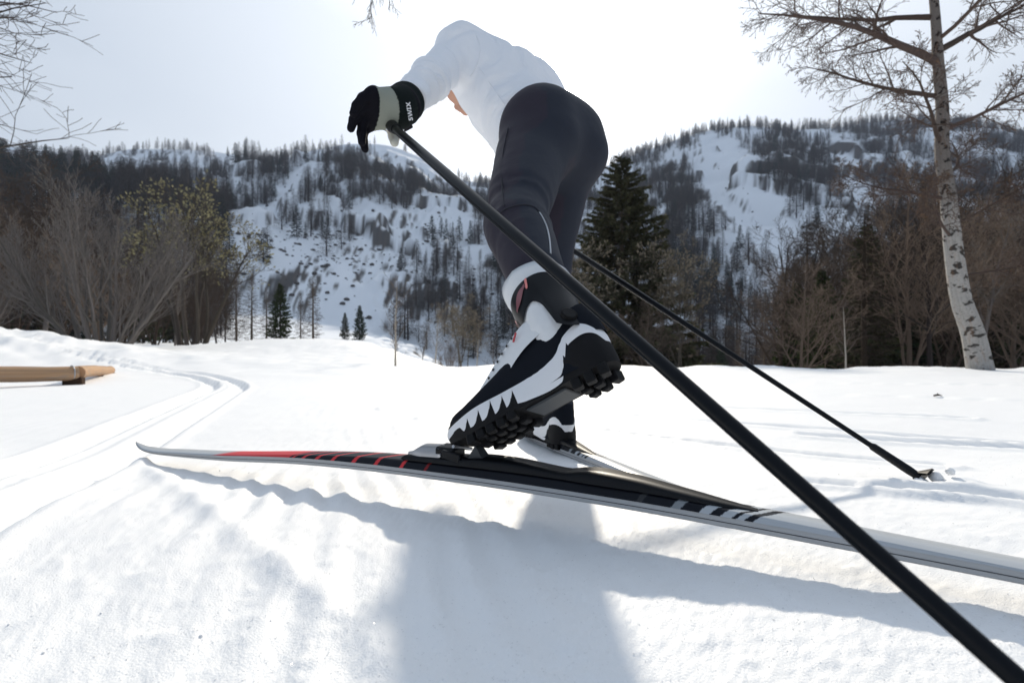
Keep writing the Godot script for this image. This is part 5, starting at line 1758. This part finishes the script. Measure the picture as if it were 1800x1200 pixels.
func pole(top: Vector3, tip: Vector3, label: String) -> Node3D:
	var o := thing("ski_pole", tip, label, "ski pole", "")
	var a := top - tip
	var L := a.length()
	var d := a / L
	var p := func(t: float) -> Vector3: return d * t                # metres up from the tip
	var mb := MB.new()
	var pts := PackedVector3Array()
	var rad := PackedFloat32Array()
	for i in 24:
		var t := lerpf(0.05, L - 0.02, i / 23.0)
		pts.append(p.call(t))
		rad.append(lerpf(0.0052, 0.0096, ss(0.0, 0.75, t / L)))
	mb.tube(pts, rad, 20, Color.WHITE, true)
	put(mb.mesh(), "shaft", M.carbon, o)
	# a raised rib along the shaft
	mb = MB.new()
	var u := Vector3(-0.45, -0.7, 0.55)
	u = (u - d * u.dot(d)).normalized()
	var rib := PackedVector3Array()
	for i in pts.size(): rib.append(pts[i] + u * (rad[i] - 0.0004))
	mb.tube(rib, pf(range(rib.size()).map(func(i): return 0.0017)), 6, Color.WHITE)
	put(mb.mesh(), "rib", M.carbon, o)
	# grip
	mb = MB.new()
	mb.tube(pv([p.call(L - 0.03), p.call(L - 0.005), p.call(L + 0.01)]), pf([0.0115, 0.0145, 0.015]), 16, Color.WHITE, true)
	var grip := put(mb.mesh(), "grip_collar", M.black_plastic, o)
	mb = MB.new()
	mb.tube(pv([p.call(L + 0.009), p.call(L + 0.04), p.call(L + 0.09), p.call(L + 0.115), p.call(L + 0.125)]), pf([0.014, 0.0155, 0.0145, 0.0165, 0.011]), 16, Color.WHITE, true)
	put(mb.mesh(), "grip", M.cork, o)
	mb = MB.new()
	mb.tube(pv([p.call(L + 0.125), p.call(L + 0.135)]), pf([0.0165, 0.014]), 16, Color.WHITE, true)
	put(mb.mesh(), "grip_cap", M.black_plastic, o)
	mb = MB.new()
	mb.tube(pv([p.call(L - 0.004) + u * 0.0155, p.call(L - 0.004) + u * 0.018]), pf([0.0028, 0.0022]), 10, Color.WHITE, true)
	put(mb.mesh(), "rivet", M.white_rubber, grip)
	# ferrule, half-disc basket and steel tip
	mb = MB.new()
	mb.tube(pv([p.call(0.125), p.call(0.120), p.call(0.05), p.call(0.03)]), pf([0.0058, 0.0082, 0.0088, 0.0075]), 14, Color.WHITE, true)
	put(mb.mesh(), "ferrule", M.black_plastic, o)
	mb = MB.new()
	var bx := Vector3(0.9, 0.15, -0.3)
	bx = (bx - d * bx.dot(d)).normalized()
	var bz := d.cross(bx)
	for k in 13:
		var an := lerpf(-1.9, 1.9, k / 12.0)
		var r := 0.030 * (1.0 - 0.25 * pow(absf(an) / 1.9, 2))
		var e := (bx * cos(an) + bz * sin(an))
		mb.vert(p.call(0.040) + e * 0.006, d)
		mb.vert(p.call(0.026) + e * r, d)
		mb.vert(p.call(0.022) + e * r, -d)
		mb.vert(p.call(0.032) + e * 0.006, -d)
	for k in 12:
		var b := k * 4
		mb.quad(b, b + 4, b + 5, b + 1)
		mb.quad(b + 1, b + 5, b + 6, b + 2)
		mb.quad(b + 2, b + 6, b + 7, b + 3)
	put(mb.mesh(true), "basket", M.black_plastic, o)
	mb = MB.new()
	mb.tube(pv([p.call(0.035), p.call(0.005), p.call(-0.004)]), pf([0.004, 0.003, 0.0008]), 8, Color.WHITE, true)
	put(mb.mesh(), "steel_tip", M.grey_metal, o)
	return o

func build_gear():
	M.topsheet = topsheet()
	var X := Vector3(0.899, 0, 0.438).normalized()
	var T := Transform3D(Basis(X, Vector3.UP, X.cross(Vector3.UP)), V(-0.10, -0.2305, 0.77))
	ski(T, "near ski lifted off the snow, red and black top with slanted bars, silver tail", 0.0)
	X = Vector3(0.34, 0, 0.94).normalized()
	var p := RIGHT_TOE
	p.y = ground_y(p.x, p.z)
	var q := p + X * 0.8
	var slope := (ground_y(q.x, q.z) - p.y) / 0.8
	X = Vector3(X.x, slope, X.z).normalized()
	var Z := X.cross(Vector3.UP).normalized()
	T = Transform3D(Basis(X, Z.cross(X), Z), p - Vector3(0, 0.008, 0))
	ski(T, "far ski flat on the snow under the skier's standing right foot", 1.0)
	pole(V(-0.2835, 0.510, 1.08), V(0.335, -0.272, 0.098), "near black ski pole crossing the picture from the gloved hand to the lower corner")
	pole(V(0.058, 0.495, 1.85), V(0.845, -0.292, 0.905), "far thin black ski pole planted in the snow by its basket, behind the skier")

# ---------------------------------------------------------------- rail and small things
func wood_material() -> StandardMaterial3D:
	var im := Image.create(256, 512, false, Image.FORMAT_RGB8)
	var f := FastNoiseLite.new()
	f.seed = 41
	f.frequency = 1.0
	f.fractal_octaves = 4
	for y in 512:
		for x in 256:
			var a := TAU * x / 256.0
			var v := TAU * y / 512.0
			var k := f.get_noise_3d(cos(a) * 4.0, sin(a) * 4.0, sin(v) * 0.5)
			var g := f.get_noise_3d(cos(a) * 14.0, sin(a) * 14.0, sin(v) * 1.2 + 5.0)
			var b := f.get_noise_3d(cos(a) * 1.5 + 9.0, sin(a) * 1.5, sin(v) * 2.5)
			var col := Vector3(0.40, 0.25, 0.145) * (1.0 + 0.35 * k + 0.25 * g)
			col = col.lerp(Vector3(0.30, 0.24, 0.19), ss(0.0, 0.5, b) * 0.6)
			if fposmod(x * 7.0 + y * 3.0, 97.0) < 0.0: col *= 0.5
			im.set_pixel(x, y, Color(col.x, col.y, col.z).linear_to_srgb())
	var m := mat(Color.WHITE, 0.75, 0.3)
	m.albedo_texture = ImageTexture.create_from_image(im)
	m.uv1_scale = Vector3(1, 0.4, 1)
	return m

func build_fence():
	M.knot = mat(Color(0.17, 0.085, 0.045), 0.85, 0.2)
	M.post = mat(Color(0.045, 0.026, 0.017), 0.9, 0.2)
	tri_bump(M.post, noise_tex(256, 0.03, 4, 51, true, 5.0), 3.0, 0.6)
	var a := V(-5.4, -0.255, 4.35)
	var b := V(-4.95, -0.300, 5.15)
	var c := V(-6.2, -0.385, 7.0)
	var rail_from := V((-260 - 900) / 800.0 * 2.9, (600 - 664) / 800.0 * 2.9, 2.9)
	var mid := V((134 - 900) / 800.0 * 3.85, (600 - 655) / 800.0 * 3.85, 3.85)
	var far := V((192 - 900) / 800.0 * 5.6, (600 - 650) / 800.0 * 5.6, 5.6)
	var o := thing("log_rail", Vector3(mid.x, ground_y(mid.x, mid.z), mid.z), "low rail of peeled logs on dark posts beside the groomed track", "fence")
	var sh := -o.position
	for e in [[rail_from, mid, 0.066, 0.060], [mid + (far - mid) * 0.004, far, 0.056, 0.053]]:
		var pts := PackedVector3Array()
		var rad := PackedFloat32Array()
		for i in 13:
			var t := i / 12.0
			pts.append(e[0].lerp(e[1], t) + sh + Vector3(0, 0.006 * sin(t * 5.0), 0))
			rad.append(lerpf(e[2], e[3], t) * (1.0 + 0.02 * sin(i * 1.7)))
		var mb := MB.new()
		mb.tube(pts, rad, 18, Color.WHITE, true)
		var log_ := put(mb.mesh(), "log", M.wood, o)
		for k in 4:                                                # knots
			var t := rnd(0.08, 0.95)
			var dirv: Vector3 = (e[1] - e[0]).normalized()
			var u := dirv.cross(Vector3.UP).normalized().rotated(dirv, rnd(-0.9, 0.9))
			if u.z < 0.0: u = -u
			var q: Vector3 = e[0].lerp(e[1], t) + sh
			var r := lerpf(e[2], e[3], t)
			mb = MB.new()
			mb.tube(pv([q + u * (r - 0.012), q + u * (r + 0.0008), q + u * (r + 0.0016)]), pf([0.013, 0.010, 0.005]), 9, Color.WHITE, true)
			put(mb.mesh(), "knot", M.knot, log_)
	for e in [[mid + (rail_from - mid) * 0.03, 0.062], [far + (mid - far) * 0.05, 0.06], [rail_from.lerp(mid, 0.15), 0.065], [far + (mid - far) * 0.40, 0.02]]:
		var q: Vector3 = e[0]
		var g := ground_y(q.x, q.z) - 0.1
		var mb := MB.new()
		mb.box(Vector3(q.x, (q.y - 0.04 + g) * 0.5, q.z - 0.02) + sh, Vector3(e[1], (q.y - 0.04 - g) * 0.5, e[1] * 0.8), Basis(Vector3.UP, 0.5), Color.WHITE, 0.008)
		put(mb.mesh(), "post", M.post, o)
	var mb := MB.new()
	var ring := PackedVector3Array()
	var dirv := (mid - rail_from).normalized()
	var u := dirv.cross(Vector3.UP).normalized()
	for k in 17: ring.append(mid - dirv * 0.03 + sh + (Vector3.UP * cos(TAU * k / 16.0) + u * sin(TAU * k / 16.0)) * 0.062)
	mb.tube(ring, pf(range(17).map(func(i): return 0.004)), 5)
	put(mb.mesh(), "binding_wire", M.grey_metal, o)

func build_small_things():
	rng.seed = 77
	# twig debris on the snow at the right
	var p := at(1648, 2.75, 0.0)
	var mb := MB.new()
	mb.tube(pv([Vector3(-0.02, 0.006, 0), Vector3(0.0, 0.012, 0.004), Vector3(0.03, 0.006, 0.0)]), pf([0.005, 0.006, 0.002]), 6, Color(0.06, 0.05, 0.045), true)
	mb.tube(pv([Vector3(0.0, 0.012, 0.004), Vector3(0.012, 0.02, -0.01)]), pf([0.003, 0.0015]), 5, Color(0.06, 0.05, 0.045), true)
	var o := put(mb.mesh(), "fallen_twig", M.twig)
	o.position = p
	tag(o, "small dark bit of twig lying alone on the snow beyond the pole basket", "twig")
	# clods of snow knocked loose by the pole and the ski
	var clod := MB.new()
	for j in 7:
		for i in 10:
			var a := TAU * i / 10.0
			var e := PI * (j / 6.0 - 0.5)
			var q := Vector3(cos(a) * cos(e), sin(e), sin(a) * cos(e))
			clod.vert(q * (1.0 + 0.45 * nz.get_noise_3dv(q * 1.6)), q)
	for j in 6:
		for i in 10: clod.quad(j * 10 + i, (j + 1) * 10 + i, (j + 1) * 10 + (i + 1) % 10, j * 10 + (i + 1) % 10)
	clod.smooth()
	for k in clod.n.size():
		if clod.n[k].dot(clod.v[k]) < 0.0: clod.n[k] = -clod.n[k]
	var cm := clod.mesh(true)
	for q in [[0.815, 0.018, 0.912, 0.010], [0.842, 0.010, 0.930, 0.008], [0.858, 0.014, 0.92, 0.011], [0.800, 0.006, 0.935, 0.006], [0.872, 0.02, 0.905, 0.008]]:
		var s := put(cm, "snow_clod", M.snow)
		s.position = Vector3(q[0], ground_y(q[0], -q[2]) + q[1] * 0.6, -q[2])
		s.scale = Vector3.ONE * q[3]
		s.rotation = Vector3(rnd(0, 6), rnd(0, 6), 0)
		tag(s, "small clod of snow clinging round the planted pole's basket", "snow clod", "snow clods at the pole basket")
	# loose grains over the near crust, and the glint of ice crystals
	var mm := MultiMesh.new()
	mm.transform_format = MultiMesh.TRANSFORM_3D
	mm.mesh = cm
	var where := []
	for k in 250:
		var d := 0.22 + 2.6 * pow(rng.randf(), 1.6)
		var x := rnd(-1.3, 1.3) * d
		var e := nz.get_noise_2d(x * 2.5 + 40.0, d * 2.5)
		if rng.randf() > 0.25 + e * 1.4: continue
		var s := 0.0006 + 0.0012 * pow(rng.randf(), 3.0)
		where.append(Transform3D(Basis.from_euler(Vector3(rnd(0, 6), rnd(0, 6), 0)).scaled(Vector3.ONE * s), Vector3(x, ground_y(x, -d) + s * 0.3, -d)))
	mm.instance_count = where.size()
	for i in where.size(): mm.set_instance_transform(i, where[i])
	var mi := MultiMeshInstance3D.new()
	mi.name = "loose_snow_grains"
	mi.multimesh = mm
	mi.material_override = M.snow
	add_child(mi)
	tag(mi, "loose grains of snow strewn over the crust in front", "snow", "", "stuff")
	# ice crystals that catch the light here and there
	var cr := MB.new()
	var hex := []
	for k in 6: hex.append(Vector3(cos(TAU * k / 6.0), 0.06, -sin(TAU * k / 6.0)))
	cr.face(hex)
	var under := []
	for k in 6: under.append(Vector3(cos(TAU * k / 6.0), -0.06, sin(TAU * k / 6.0)))
	cr.face(under)
	M.crystal = mat(Color(0.90, 0.905, 0.91), 0.16, 0.7)
	mm = MultiMesh.new()
	mm.transform_format = MultiMesh.TRANSFORM_3D
	mm.mesh = cr.mesh(true)
	where = []
	for k in 26000:
		var d := 0.2 + 1.5 * pow(rng.randf(), 1.5)
		var x := rnd(-1.2, 1.2) * d
		if rng.randf() > 0.45 + 0.6 * nz.get_noise_2d(x * 3.0 + 11.0, d * 3.0): continue
		where.append([x, d, rnd(0.0004, 0.0008), rnd(-0.4, 0.4), rnd(-0.4, 0.4)])
	mm.instance_count = where.size()
	for i in where.size():
		var q: Array = where[i]
		mm.set_instance_transform(i, Transform3D(Basis.from_euler(Vector3(q[3], 0, q[4])).scaled(Vector3.ONE * q[2]), Vector3(q[0], ground_y(q[0], -q[1]) + q[2] * 0.3, -q[1])))
	mi = MultiMeshInstance3D.new()
	mi.name = "ice_crystals"
	mi.multimesh = mm
	mi.material_override = M.crystal
	add_child(mi)
	tag(mi, "tiny ice crystals glinting on the near snow", "ice", "", "stuff")
